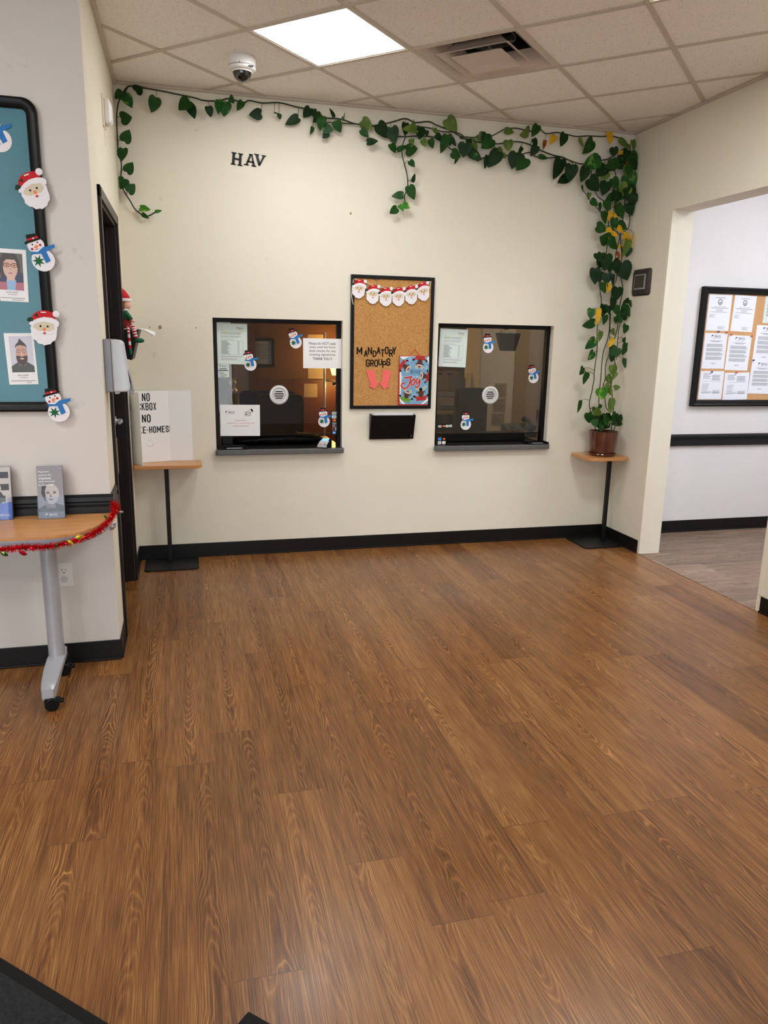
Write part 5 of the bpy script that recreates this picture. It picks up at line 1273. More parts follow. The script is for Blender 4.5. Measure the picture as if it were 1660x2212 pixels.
sheet('pinned_paper', 'pale green paper cut by the photo edge at the top of the hallway board', 'paper', *a0, *a1, CH-.001, draw_letter, 'paperb', 0, gp)
for x, y, m, lab in ((470, 888, 'pinb', 'dark blue push pin over the left middle letter of the hallway board'), (605, 905, 'cardr', 'red push pin at the corner of the left middle letter of the hallway board'), (680, 938, 'cardr', 'red push pin at the left corner of the right middle letter of the hallway board'), (1018, 962, 'cardr', 'red push pin at the right corner of the right middle letter of the hallway board'),
                     (1048, 1358, 'pinb', 'dark blue push pin over the lower large letter of the hallway board'), (362, 1550, 'pinb', 'dark blue push pin over the left form sheet of the hallway board'), (768, 1562, 'cardr', 'red push pin over the right form sheet of the hallway board')):
    o = at(*hcr(x, y), 1, CH-.001); b = MB(); b.lathey([(.001, -.004), (.002, .002), (.0055, .004), (.0045, .010), (.007, .013), (.006, .015)], m, seg=12); tag(b.build('push_pin', loc=o), lab, 'pin')

# ------------------------------------------------------------------ ceiling things
def troffer(i, j, mname, label, cat='ceiling light'):
    c = gxy(i+.5, j+.5); t = thing('ceiling_light', label, cat, (c[0], c[1], H), GA, group='lay-in ceiling light panels')
    h = GT/2-.0125; b = MB(); b.box(-h-.0, -h, .002, h, h, .05, 'whitep'); b.build('housing', t)
    b = MB(); e = h-.012; b.poly([(-e, -e, .0015), (-e, e, .0015), (e, e, .0015), (e, -e, .0015)], mname); b.build('diffuser', t)
    b = MB()
    for (x0, y0, x1, y1) in ((-h, -h, h, -e), (-h, e, h, h), (-h, -e, -e, e), (e, -e, h, e)): b.box(x0, y0, -.003, x1, y1, .002, 'whitep')
    b.build('frame', t)
labs = ['square lit ceiling panel in the middle of the view', 'square lit ceiling panel at the upper right photo edge', 'lit ceiling panel over the left of the waiting room, nearer the camera', 'lit ceiling panel near the right wall behind the camera', 'added unseen lit ceiling panel farthest left in the waiting room', 'added unseen lit ceiling panel at the rear of the waiting room']
for (i, j, m_), lb in zip(LIGHTS, labs): troffer(i, j, m_, lb)
troffer(6, 4, 'panelh', 'cool lit ceiling panel in the hallway')
troffer(8, 4, 'panelh', 'added unseen cool ceiling panel near the far end of the hallway')  # second hall panel, added out of sight to even the light on the wall
troffer(OFF_L[0], OFF_L[1], 'panelo', 'added unseen ceiling panel brightening the office behind the windows')  # fill panel added out of view to brighten the right of the office
# air diffuser
c = gxy(VENT[0]+.5, VENT[1]+.5); t = thing('air_vent', 'square stepped air vent in the ceiling beside the light panel', 'ceiling vent', (c[0], c[1], H), GA)
h = GT/2-.013
def ring4(s0, z0, s1, z1, m, b): b.loft([[(-s0, -s0, z0), (s0, -s0, z0), (s0, s0, z0), (-s0, s0, z0)], [(-s1, -s1, z1), (s1, -s1, z1), (s1, s1, z1), (-s1, s1, z1)]], m, False, False)
b = MB(); ring4(h, -.004, h-.012, -.004, 'vent', b); ring4(h-.012, -.004, h-.06, .03, 'vent', b); ring4(h-.06, .03, h-.11, .075, 'vent', b); ring4(h-.11, .075, h-.115, .14, 'ventin', b)
s_ = h-.115; b.poly([(-s_, -s_, .14), (s_, -s_, .14), (s_, s_, .14), (-s_, s_, .14)], 'ventin'); b.build('outer_flange', t)
def cone(name, s0, z0, s1, z1, s2, z2):
    b = MB(); ring4(s0, z0, s1, z1, 'vent', b); ring4(s1, z1, s2, z2, 'vent', b); o = b.build(name, t); q = o.modifiers.new('s', 'SOLIDIFY'); q.thickness = .003; return o
cone('middle_cone', .205, -.014, .165, .012, .13, .05)
b = MB(); s0 = .145; ring4(s0, -.020, .10, .002, 'vent', b); b.loft([[(-.1, -.1, .002), (.1, -.1, .002), (.1, .1, .002), (-.1, .1, .002)], [(-.06, -.06, .004), (.06, -.06, .004), (.06, .06, .004), (-.06, .06, .004)]], 'vent', False, True)
o = b.build('centre_plate', t); q = o.modifiers.new('s', 'SOLIDIFY'); q.thickness = .003
b = MB(); b.lathe([(.15, .136), (.15, .09), (.148, .09), (.148, .136)], 'ventgal', seg=32, cap0=False, cap1=False)
for a in (0, 1): b.tube([(-.15 if not a else 0, 0 if not a else -.15, .06), (.15 if not a else 0, 0 if not a else .15, .06)], .004, 'ventgal', 6)
b.build('duct_collar', t)
# dome camera
c = at(523, 124, 2, H); t = thing('dome_camera', 'white security camera with a black dome hanging from the ceiling', 'camera', (.731, -.655, H))
b = MB(); b.lathe([(.072, 0), (.076, -.006), (.076, -.055), (.074, -.064), (.066, -.070), (.052, -.072)], 'whitep', seg=40); b.lathe([(.0765, -.048), (.0768, -.05), (.0765, -.052)], 'greyp', seg=40, cap0=False, cap1=False); b.build('housing', t, smooth='auto')
b = MB(); b.lathe([(.052*math.cos(a), -.070-.058*math.sin(a)) for a in [math.radians(k*10) for k in range(0, 9)]]+[(.001, -.128)], 'dome', seg=32, cap0=False); b.build('dome', t, smooth=True)
b = MB(); b.lathe([(.056, -.070), (.0565, -.076), (.053, -.078)], 'whitep', seg=32, cap0=False, cap1=False); b.build('trim_ring', t, smooth=True)
b = MB(); b.box(.03, -.0775, -.062, .055, -.060, -.058, 'inkgd'); b.ball((-.02, -.0735, -.045), .003, 'ink', 8, 6); b.build('marks', t)

# ------------------------------------------------------------------ floor mats
def floor_mat(label, corner, ang, w_, d_):
    t = thing('floor_mat', label, 'mat', (corner[0], corner[1], 0), ang, group='charcoal entrance mats')
    b = MB(); b.prismz(rect(0, -d_, w_, 0), 0, .006, 'matedge'); b.build('rubber_border', t, bevel=.003)
    b = MB(); b.prismz(rect(.032, -d_+.032, w_-.032, -.032), .006, .011, 'mat'); b.build('carpet', t)
A = math.radians(-43)
e0 = Vector((-.157, -3.549)); u_ = Vector((math.cos(A), math.sin(A)))
c0 = e0-u_*1.15
floor_mat('large charcoal floor mat at the bottom left corner of the photo', c0, A, 1.56, .9)
floor_mat('charcoal floor mat whose corner shows at the bottom edge of the photo', (.441-.0, -3.856), math.radians(-44.5), .6, .9)

# ------------------------------------------------------------------ trailing pothos
LV = {}
C1 = lambda x, y: (x/3.86+230, y/3.86+150)
C2 = lambda x, y: (x/3.952+580, y/3.952+180)
C3 = lambda x, y: (x/3.192+900, y/3.192+220)
C4 = lambda x, y: (x/3.567+1200, y/3.567+380)
PX, PY = 3.455, -.185
def dep(u, v):        # distance from the wall
    if u > 1235 and v > 330: f = min(1, max(0, (v-330)/590)); return .055+.115*f
    return .035
def P3(uv, d=None):
    d = dep(*uv) if d is None else d
    p = at(uv[0], uv[1], 1, -d); p.x = min(p.x, W-.012); p.x = max(p.x, .012); p.z = min(p.z, H-.03); return p
def smooth_path(pts, n=4):
    o = []
    for i in range(len(pts)-1):
        p0, p1, p2, p3 = pts[max(i-1, 0)], pts[i], pts[i+1], pts[min(i+2, len(pts)-1)]
        for k in range(n):
            t_ = k/n; o.append(.5*((2*p1)+(p2-p0)*t_+(2*p0-5*p1+4*p2-p3)*t_*t_+(3*p1-p0-3*p2+p3)*t_**3))
    o.append(pts[-1]); return o
VINES = [
 ('left', [C1(*q) for q in ((180, 145), (150, 205), (105, 260), (88, 350), (75, 470), (85, 600), (100, 690), (125, 790), (122, 910), (140, 1000), (200, 1100), (240, 1165), (300, 1210), (350, 1222), (410, 1190))], .0042),
 ('top', [C1(*q) for q in ((135, 200), (180, 145), (250, 127), (310, 138), (470, 182), (600, 208), (720, 235), (820, 262), (940, 262), (1010, 242), (1080, 262), (1150, 275), (1190, 262), (1300, 282), (1440, 280), (1580, 310), (1660, 330))]+[C2(*q) for q in ((400, 260), (500, 297), (580, 300), (640, 312), (720, 342), (800, 355), (900, 362), (980, 350), (1070, 325), (1150, 302), (1190, 305), (1260, 332), (1370, 328), (1440, 360), (1560, 405), (1660, 470))]+[C3(*q) for q in ((300, 245), (400, 275), (480, 285), (560, 290), (680, 275), (760, 290), (850, 330), (940, 370), (1000, 380), (1080, 415), (1150, 430), (1270, 405), (1330, 390), (1400, 340), (1470, 310))], .0048),
 ('mid', [C2(*q) for q in ((500, 335), (640, 340), (760, 350), (900, 365), (960, 400), (1040, 445), (1180, 455), (1240, 450), (1400, 460), (1480, 500), (1560, 560), (1620, 590))]+[C3(*q) for q in ((340, 352), (450, 390), (560, 340), (620, 370), (700, 370), (780, 348), (830, 378), (930, 385), (1000, 378), (1080, 420))], .0042),
 ('upper', [C2(*q) for q in ((1240, 395), (1300, 372), (1400, 385), (1480, 410), (1600, 420), (1660, 450))]+[C3(*q) for q in ((320, 240), (410, 245), (450, 210), (475, 245), (510, 240), (560, 215), (610, 190), (680, 182), (740, 190), (800, 205), (850, 190), (890, 220), (960, 212), (1020, 220), (1100, 240), (1180, 235), (1280, 238), (1350, 235), (1420, 260), (1470, 300))], .004),
 ('hang', [C2(*q) for q in ((1175, 455), (1150, 520), (1143, 600), (1160, 690), (1185, 790), (1190, 890), (1165, 960), (1163, 1030), (1130, 1080))], .0038),
 ('shoot', [C3(*q) for q in ((1140, 590), (1170, 640), (1210, 690), (1260, 740), (1290, 770))], .0028),
 ('c1', [C3(*q) for q in ((1270, 405), (1210, 480), (1240, 640), (1310, 700))]+[C4(*q) for q in ((410, 330), (408, 390), (405, 500), (395, 600), (350, 760), (350, 880), (355, 970), (335, 1100), (325, 1190), (325, 1330), (310, 1460), (298, 1530), (300, 1560), (280, 1660), (262, 1750), (275, 1820), (310, 1900))], .0036),
 ('c2', [C3(*q) for q in ((1400, 340), (1370, 460), (1380, 520))]+[C4(*q) for q in ((440, 140), (425, 250), (410, 380), (490, 450), (490, 520), (470, 600), (465, 660), (475, 780), (440, 890), (425, 1060), (415, 1180), (400, 1270), (370, 1350), (360, 1450), (355, 1560), (340, 1680), (335, 1800), (345, 1900))], .0036),
 ('c3', [C3(*q) for q in ((1470, 300), (1480, 380), (1450, 480))]+[C4(*q) for q in ((545, 90), (525, 300), (500, 470), (510, 620), (500, 760), (520, 870), (510, 950), (485, 1080), (475, 1180), (450, 1290), (445, 1340), (460, 1450), (470, 1500), (445, 1570), (430, 1630), (450, 1800), (440, 1900))], .004),
 ('c4', [C4(*q) for q in ((425, 1060), (418, 1300), (415, 1375), (385, 1460), (385, 1560), (370, 1640), (385, 1720), (395, 1790), (440, 1820), (480, 1850), (460, 1905))], .0032),
 ('c5', [C3(*q) for q in ((1480, 380), (1500, 640), (1470, 780))]+[C4(*q) for q in ((575, 310), (570, 380), (545, 420), (500, 455), (520, 600))], .0032),
 ('c6', [C4(*q) for q in ((590, 985), (540, 1080), (500, 1150), (480, 1290), (470, 1420))], .0028),
]
G, D, V_, O, B_, Ye, Br = 'lg', 'ld', 'lv', 'lo', 'lb', 'ly', 'lr'
L1 = [((130, 190), (52, 243), .8, G), ((150, 215), (215, 325), .75, V_), ((245, 185), (300, 140), 1.3, D), ((410, 235), (375, 362), .75, G), ((690, 265), (603, 345), .85, G), ((690, 300), (738, 415), .7, D), ((850, 312), (872, 403), .75, D), ((940, 262), (938, 380), .5, V_), ((990, 275), (980, 398), .85, V_),
      ((1045, 275), (1043, 192), .75, G), ((1135, 270), (1090, 345), .65, G), ((1290, 370), (1188, 378), .8, D), ((1440, 375), (1450, 420), .85, G), ((1600, 405), (1490, 462), .6, D), ((1400, 367), (1465, 380), .18, G),
      ((125, 408), (214, 400), 1.0, G), ((150, 600), (192, 500), .85, G), ((140, 665), (130, 770), .8, G), ((170, 855), (222, 773), .85, G), ((148, 912), (112, 1000), 1.0, G), ((180, 1020), (238, 955), .85, G), ((285, 1160), (368, 1168), .65, B_), ((300, 1205), (357, 1242), .55, G), ((410, 1190), (468, 1178), .45, B_)]
L2 = [((355, 215), (298, 292), .85, D), ((385, 225), (392, 305), .6, D), ((445, 265), (378, 335), .7, D), ((460, 290), (440, 408), .65, G), ((478, 385), (560, 400), .95, G), ((508, 425), (463, 470), .9, D), ((575, 325), (620, 422), .78, G), ((555, 290), (518, 210), .45, D), ((375, 375), (358, 438), .5, G), ((640, 318), (655, 245), .18, O), ((635, 290), (650, 315), .6, G), ((800, 320), (890, 395), .8, O), ((795, 398), (857, 463), .75, G), ((845, 505), (940, 492), .62, D),
      ((935, 350), (1022, 470), .8, D), ((1055, 380), (1082, 522), .68, D), ((1045, 523), (1085, 598), .9, G), ((1170, 342), (1165, 452), .72, D), ((1245, 330), (1210, 392), .5, O), ((1262, 400), (1138, 392), .5, O), ((1100, 578), (1192, 528), .4, G), ((1222, 480), (1225, 545), .65, O), ((1178, 570), (1277, 556), .85, G), ((1300, 380), (1285, 482), .9, D), ((1350, 405), (1352, 458), .7, D), ((1415, 385), (1430, 432), 1.0, O), ((1525, 305), (1613, 413), .8, O), ((1320, 480), (1342, 543), .85, O), ((1380, 480), (1407, 556), .8, G), ((1430, 440), (1492, 490), .75, D), ((1520, 450), (1473, 600), .55, G), ((1550, 465), (1602, 540), .5, D), ((1565, 590), (1645, 630), .85, G), ((1618, 620), (1588, 692), .4, G),
      ((1208, 665), (1250, 718), .8, G), ((1225, 838), (1252, 765), .5, D), ((1150, 955), (1052, 962), .65, G), ((1200, 880), (1247, 997), .72, G), ((1150, 1030), (1212, 1068), .75, B_), ((1118, 1042), (1158, 1092), .65, B_), ((1098, 1065), (1035, 1112), .85, G)]
L3 = [((520, 258), (445, 322), .8, G), ((480, 240), (512, 270), .6, O), ((610, 195), (675, 212), .6, O), ((632, 268), (636, 345), .85, O), ((768, 212), (710, 230), .7, O), ((765, 170), (772, 222), .6, O), ((835, 165), (795, 243), .6, G), ((1020, 222), (992, 310), .78, D), ((1125, 255), (1152, 315), .4, O), ((1212, 268), (1150, 360), .75, G), ((950, 240), (918, 298), .5, Ye), ((885, 268), (875, 330), .45, Br), ((1328, 208), (1335, 297), .55, Ye),
      ((565, 345), (490, 455), .7, D), ((490, 375), (468, 465), .5, D), ((340, 288), (322, 385), .95, D), ((272, 333), (245, 385), .85, G), ((370, 345), (452, 402), .6, D), ((400, 360), (432, 415), .6, V_), ((280, 390), (262, 430), .4, G), ((370, 265), (415, 262), .5, O), ((690, 352), (658, 465), .75, D), ((750, 392), (688, 474), .85, G), ((725, 315), (700, 364), .45, D), ((806, 258), (832, 312), .75, D), ((828, 305), (788, 376), .8, D), ((845, 378), (908, 392), .5, G), ((560, 320), (600, 360), .8, O), ((590, 360), (620, 388), .8, O),
      ((990, 398), (947, 536), .65, D), ((1070, 437), (1050, 558), .78, D), ((1048, 520), (970, 562), .6, D), ((1005, 400), (1030, 450), .8, D), ((1258, 400), (1145, 452), .75, V_), ((1232, 385), (1268, 452), .8, D), ((1165, 455), (1136, 556), .78, D), ((1302, 450), (1236, 512), .85, D), ((1322, 490), (1268, 545), .65, O), ((1190, 532), (1258, 618), .95, D), ((1310, 553), (1282, 648), .75, D), ((1352, 530), (1388, 608), .85, G), ((1360, 315), (1362, 380), 1.0, D), ((1400, 265), (1475, 328), .55, O), ((1490, 268), (1502, 342), .45, O), ((1400, 340), (1408, 396), .6, Ye), ((1488, 362), (1598, 378), .35, D), ((1455, 335), (1428, 398), .7, D), ((1390, 420), (1302, 455), .7, G), ((1430, 388), (1375, 445), .7, D), ((1445, 435), (1442, 524), .75, O), ((1500, 415), (1488, 490), .75, D), ((1452, 500), (1542, 600), .9, V_), ((1450, 595), (1502, 714), .85, D), ((1385, 622), (1370, 702), .9, D), ((1518, 655), (1505, 742), .4, D), ((1455, 702), (1487, 787), .85, D), ((1390, 728), (1424, 808), .85, G), ((1308, 688), (1322, 758), .8, G),
      ((1138, 578), (1146, 626), .35, G), ((1192, 628), (1183, 674), .8, V_), ((1205, 678), (1252, 718), .7, G), ((1262, 698), (1266, 764), .55, G), ((1285, 760), (1302, 847), .75, G), ((1365, 803), (1355, 882), .78, G), ((1388, 838), (1452, 880), .7, G), ((1242, 858), (1313, 888), .8, G), ((1335, 755), (1312, 832), .4, Ye), ((1375, 705), (1385, 735), .7, Br), ((1360, 780), (1390, 810), .5, Ye), ((1385, 548), (1382, 592), .3, Br), ((1450, 405), (1445, 440), .5, Br)]
L4 = [((405, 488), (342, 470), 1.05, G), ((412, 490), (478, 567), .85, G), ((565, 555), (552, 627), .8, D), ((555, 495), (512, 630), .45, O), ((525, 460), (587, 522), .75, Ye), ((612, 450), (610, 587), .45, Ye), ((400, 405), (420, 488), .5, Ye), ((440, 440), (485, 468), .5, Ye), ((480, 395), (525, 442), .6, Ye), ((485, 540), (522, 548), .5, Ye), ((475, 590), (492, 656), .45, Br),
      ((320, 598), (352, 668), .95, D), ((392, 605), (375, 738), .75, D), ((445, 658), (492, 742), .95, D), ((510, 675), (556, 806), .85, D), ((305, 715), (308, 838), .68, D), ((352, 742), (335, 825), .7, D), ((398, 752), (402, 834), .95, D), ((412, 700), (428, 750), .9, D), ((432, 765), (440, 852), .55, D), ((365, 822), (386, 907), .8, G), ((412, 833), (398, 902), .6, Ye), ((475, 860), (452, 975), .82, D), ((442, 942), (430, 1043), .68, D), ((372, 995), (360, 1090), .75, D), ((402, 1008), (420, 1075), .65, D), ((382, 1075), (374, 1150), .75, G),
      ((565, 955), (518, 978), .6, D), ((585, 960), (603, 1014), .85, G), ((545, 992), (505, 1066), .8, G), ((600, 1018), (568, 1087), .8, G), ((605, 1030), (618, 1080), .5, G), ((462, 1083), (470, 1140), .95, G), ((508, 1070), (492, 1138), .6, G), ((545, 1150), (528, 1217), .8, G), ((435, 1182), (456, 1232), .7, O), ((525, 1252), (535, 1287), 1.1, G), ((542, 1288), (514, 1386), .7, G), ((478, 1325), (422, 1408), .85, G), ((440, 1388), (435, 1436), .9, D), ((538, 1410), (562, 1483), .7, G), ((440, 1462), (450, 1545), .75, O), ((398, 1540), (432, 1605), .75, O), ((470, 1520), (420, 1590), .3, O), ((455, 1635), (502, 1625), .85, O), ((352, 1638), (368, 1726), .85, B_), ((382, 1620), (447, 1690), .6, O), ((420, 1640), (440, 1700), .6, O),
      ((282, 1025), (270, 1106), .72, V_), ((295, 1130), (202, 1154), .6, G), ((348, 1200), (338, 1280), .6, O), ((305, 1262), (229, 1336), .7, V_), ((290, 1355), (248, 1422), .75, V_), ((212, 1478), (190, 1535), .95, G), ((240, 1515), (208, 1609), .6, G), ((188, 1732), (174, 1830), .35, G), ((335, 1030), (320, 1157), .25, Ye), ((447, 1258), (408, 1326), .4, Ye), ((435, 1720), (418, 1832), .45, O), ((308, 1785), (300, 1842), .85, G), ((352, 1765), (322, 1805), .6, G),
      ((255, 1825), (265, 1907), .75, G), ((300, 1880), (315, 1938), .8, G), ((352, 1880), (350, 1982), .5, G), ((350, 1842), (372, 1885), 1.1, D), ((432, 1848), (442, 1895), 1.0, D), ((490, 1845), (502, 1915), .75, D), ((505, 1895), (425, 1915), .6, G), ((410, 1875), (408, 1935), .35, O), ((395, 1855), (415, 1920), .8, D), ((320, 1850), (340, 1900), .9, D), ((375, 1900), (395, 1940), .9, D), ((460, 1890), (475, 1930), .9, D)]
plant = thing('potted_pothos', 'trailing pothos in a brown glazed pot, vines running up and along the back wall', 'plant', (PX, PY, HT))
org = plant.location.copy()
b = MB(); b.lathe([(.052, .010), (.060, .006), (.086, .006), (.092, .02), (.104, .10), (.112, .17), (.113, .186), (.106, .188), (.104, .176), (.10, .166)], 'potglaze', seg=48, cap0=True, cap1=True); b.build('pot', plant, smooth='auto')
b = MB(); b.lathe([(.06, 0), (.094, 0), (.106, .016), (.104, .020), (.092, .008), (.05, .006)], 'potglaze', seg=48); b.build('saucer', plant, smooth='auto')
b = MB(); b.lathe([(.0, .170), (.05, .172), (.099, .168)], 'soil', seg=24, cap0=False, cap1=False); b.build('soil', plant)
paths = []
for k, (nm, uv, rad) in enumerate(VINES):
    r = random.Random(100+k); pts = []
    for q in uv:
        p = P3(q); p.y += r.uniform(-.008, .008); p.y = min(p.y, -.012); pts.append(p)
    if nm in ('c1', 'c2', 'c3', 'c4'):
        e = pts[-1]; pts[-1] = Vector((PX+(e.x-PX)*.8, PY, HT+.165))
    paths.append(smooth_path(pts, 4))
vine_obs, fol = [], []
for k, (nm, uv, rad) in enumerate(VINES):
    b = MB(); n = len(paths[k]); b.tube([p-org for p in paths[k]], rad, 'stem', 7); vine_obs.append(b.build('vine', plant, smooth=True)); fol.append([MB(), MB(), False, False])
HEART = [(0, 0), (.22, -.10), (.40, -.04), (.495, .12), (.50, .30), (.44, .48), (.33, .66), (.18, .84), (0, 1.0)]
def add_leaf(uvb, uvt, wr, m, seed):
    r = random.Random(seed); d = dep(*uvb)+r.uniform(.0, .035)
    p0 = P3(uvb, d); p1 = P3(uvt, max(.012, d+r.uniform(-.012, .022)))
    a = p1-p0; L = a.length; a.normalize()
    n = Vector((0, -1, 0)); n = (n-a*n.dot(a)).normalized()
    s = a.cross(n); tw = math.radians(r.uniform(-28, 28)); wr2 = wr*(1.3 if m == Ye else 1.08)/math.cos(tw)
    n2 = n*math.cos(tw)+s*math.sin(tw); s2 = s*math.cos(tw)-n*math.sin(tw)
    best, bk, bp = 9, 0, None
    for k, ps in enumerate(paths):
        for p in ps:
            q = (p-p0).length
            if q < best: best, bk, bp = q, k, p
    yl = m in (Ye, Br); b = fol[bk][1 if yl else 0]; fol[bk][3 if yl else 2] = True
    fold = r.uniform(.05, .30) if wr > .5 else r.uniform(.25, .5); curl = r.uniform(-.02, .22); wav = r.uniform(-.03, .03)
    def pos(x, t_):
        q = p0+a*(t_*L)+s2*(x*L*wr2)+n2*(L*(fold*abs(x)*.6-curl*t_*t_*.55+.05-wav*math.sin(9*t_)))
        q.x = min(max(q.x, .006), W-.006); q.y = min(q.y, -.006); return q-org
    mid = [b.v(pos(0, t_)) for t_ in (0, .12, .30, .48, .66, .84, 1.0)]
    tm = [0, .12, .30, .48, .66, .84, 1.0]
    for sg in (-1, 1):
        out = [b.v(pos(sg*x, t_)) for x, t_ in HEART[1:-1]]
        # inner ring keeps the blade smooth
        seq = [(mid[0], out[0], out[1]), (mid[0], out[1], out[2], mid[1]), (mid[1], out[2], out[3], mid[2]), (mid[2], out[3], out[4], mid[3]), (mid[3], out[4], out[5], mid[4]), (mid[4], out[5], out[6], mid[5]), (mid[5], out[6], mid[6])]
        for q in seq: b.f(q if sg > 0 else q[::-1], m)
    if best > .006:       # petiole
        m_ = (bp+p0)/2+Vector((0, -.006, .012)); b.tube([bp-org, m_-org, p0-org+n2*L*.05], [.002, .0018, .0016], 'stem2', 5)
k = 0
for F, LL in ((C1, L1), (C2, L2), (C3, L3), (C4, L4)):
    for (p, q, w_, m_) in LL: add_leaf(F(*p), F(*q), w_, m_, 500+k); k += 1
rf = random.Random(77)      # more leaves where the growth is thick
for (u0, v0, u1, v1, n, lo, hi) in ((1300, 330, 1372, 400, 5, 22, 32), (1310, 395, 1376, 480, 5, 20, 30), (1300, 490, 1360, 560, 2, 18, 26), (1300, 580, 1345, 680, 2, 18, 26), (940, 285, 1060, 318, 5, 18, 26), (1280, 885, 1340, 912, 6, 18, 26)):
    for _ in range(n):
        u, v = rf.uniform(u0, u1), rf.uniform(v0, v1); L = rf.uniform(lo, hi); a = rf.gauss(0, .55)
        add_leaf((u, v), (u+L*math.sin(a), v+L*math.cos(a)), rf.uniform(.65, .95), rf.choice((D, D, D, G, G, O)), 900+k); k += 1
for k, (fa, fb, ha, hb) in enumerate(fol):
    if ha: fa.build('foliage', vine_obs[k], smooth=True)
    else: fa.bm.free()
    if hb: o = fb.build('withered_leaves', vine_obs[k], smooth=True); o['label'] = 'yellow and brown withered leaves'
    else: fb.bm.free()

# ------------------------------------------------------------------ office behind the windows
YW = YO-.001
def ow(u, v, y=YW): return at(u, v, 1, y)
# wainscot and trim on the rear wall
a = ow(556, 819); c = ow(735, 833)
st(MB().box(-1, YO-.012, 0, 2.95, YO, a.z-.02, 'owall2').build('trim_10')); st(MB().box(-1, YO-.022, a.z-.02, 2.95, YO, a.z, 'odoorf').build('trim_11'))
# grey door with brass plate and knob
d2 = tag(bpy.data.objects.new('door_2', None), kind='structure'); COL.objects.link(d2)
x0, x1 = ow(455, 800).x, ow(537, 800).x
MB().box(x0, YO-.05, 0, x1, YO-.002, 2.1, 'odoor').build('slab', d2)
b = MB(); xa = ow(552, 800).x; b.box(x1, YO-.06, 0, xa, YO-.002, 2.15, 'odoorf'); b.build('jamb', d2)
p = ow(504, 843, YO-.05); b = MB(); b.prism(rrect(p.x-.05, p.z-.19, p.x+.04, p.z+.12, .01), YO-.056, YO-.05, 'brass'); b.ball((p.x, YO-.10, p.z), (.045, .04, .045), 'chrome'); b.cyl((p.x, YO-.05, p.z), (p.x, YO-.1, p.z), .018, 'chrome'); b.ball((p.x-.005, YO-.062, p.z+.075), (.04, .012, .04), 'chrome'); b.build('door_knob', d2, smooth='auto')
# framed notice
a, c = ow(545, 730), ow(593, 793); t = thing('framed_notice', 'dark framed notice on the office wall seen through the left service window', 'picture', ((a.x+c.x)/2, YO-.002, (a.z+c.z)/2))
w_, h_ = c.x-a.x, a.z-c.z; b = MB()
for q in ((-w_/2, -h_/2, -w_/2+.03, h_/2), (w_/2-.03, -h_/2, w_/2, h_/2), (-w_/2+.03, h_/2-.03, w_/2-.03, h_/2), (-w_/2+.03, -h_/2, w_/2-.03, -h_/2+.03)): b.box(q[0], -.02, q[1], q[2], 0, q[3], 'blackm')
b.build('frame', t); b = MB(); b.plate(rect(-w_/2+.03, -h_/2+.03, w_/2-.03, h_/2-.03), -.006, 'greyp'); b.lines(-w_*.32, w_*.32, h_*.3, 12, h_*.045, h_*.018, -.007, 'inkgd', .3); b.build('page', t)
def office_paper(u0, v0, u1, v1, label, y=YO-.024, m='obeige', name='wall_paper_sheet'):
    a, c = ow(u0, v0, y), ow(u1, v1, y); b = MB(); b.prism(rect(a.x, c.z, c.x, a.z), y-.002, y, m); tag(b.build(name), label, 'paper')
office_paper(657, 829, 686, 858, 'plain beige sheet on the office wainscot seen through the left service window', YO-.013)
office_paper(665, 722, 700, 818, 'large pale sheet on the office wall behind the floor lamp pole', YO-.004)
# floor lamp
yl = YO-.26; p = at(701.5, 800, 1, yl)
t = thing('floor_lamp', 'lit floor lamp with a thin pole and warm glowing shades in the office', 'lamp', (p.x, yl, 0))
zt = at(701.5, 718, 1, yl).z; zb = at(714, 822, 1, yl).z; zs = at(722, 800, 1, yl).z
b = MB(); b.lathe([(.14, 0), (.14, .015), (.03, .03), (.0, .03)], 'blackm', seg=28); b.build('base', t, smooth='auto')
b = MB(); b.cyl((0, 0, .02), (0, 0, zt), .013, 'steel', seg=14); b.build('pole', t, smooth='auto')
b = MB(); b.cyl((0, 0, zb), (.13, 0, zb-.01), .008, 'blackm', seg=10); b.ball((.10, -.02, zb-.03), .022, 'blackm'); b.build('arm', t)
b = MB(); b.lathe([(.035, -.08), (.085, .09), (.083, .09), (.033, -.08)], 'shade', c=(.115, 0, zs+.03), seg=28, cap0=False, cap1=False); b.build('lamp_shade', t, smooth=True)
b = MB(); b.ball((.115, 0, zs-.005), (.026, .026, .036), 'bulb'); b.build('light_bulb', t, smooth=True)
for nm, dz, pw in (('lamp_up', .16, LAMP_W), ('lamp_down', -.15, LAMP_W*.8)):
    ld = bpy.data.lights.new(nm, 'POINT'); ld.energy = pw; ld.color = LAMP_COL; ld.shadow_soft_size = .04
    lo = bpy.data.objects.new('light_source', ld); COL.objects.link(lo); lo.parent = t; lo.location = (.115, .0, zs+dz)
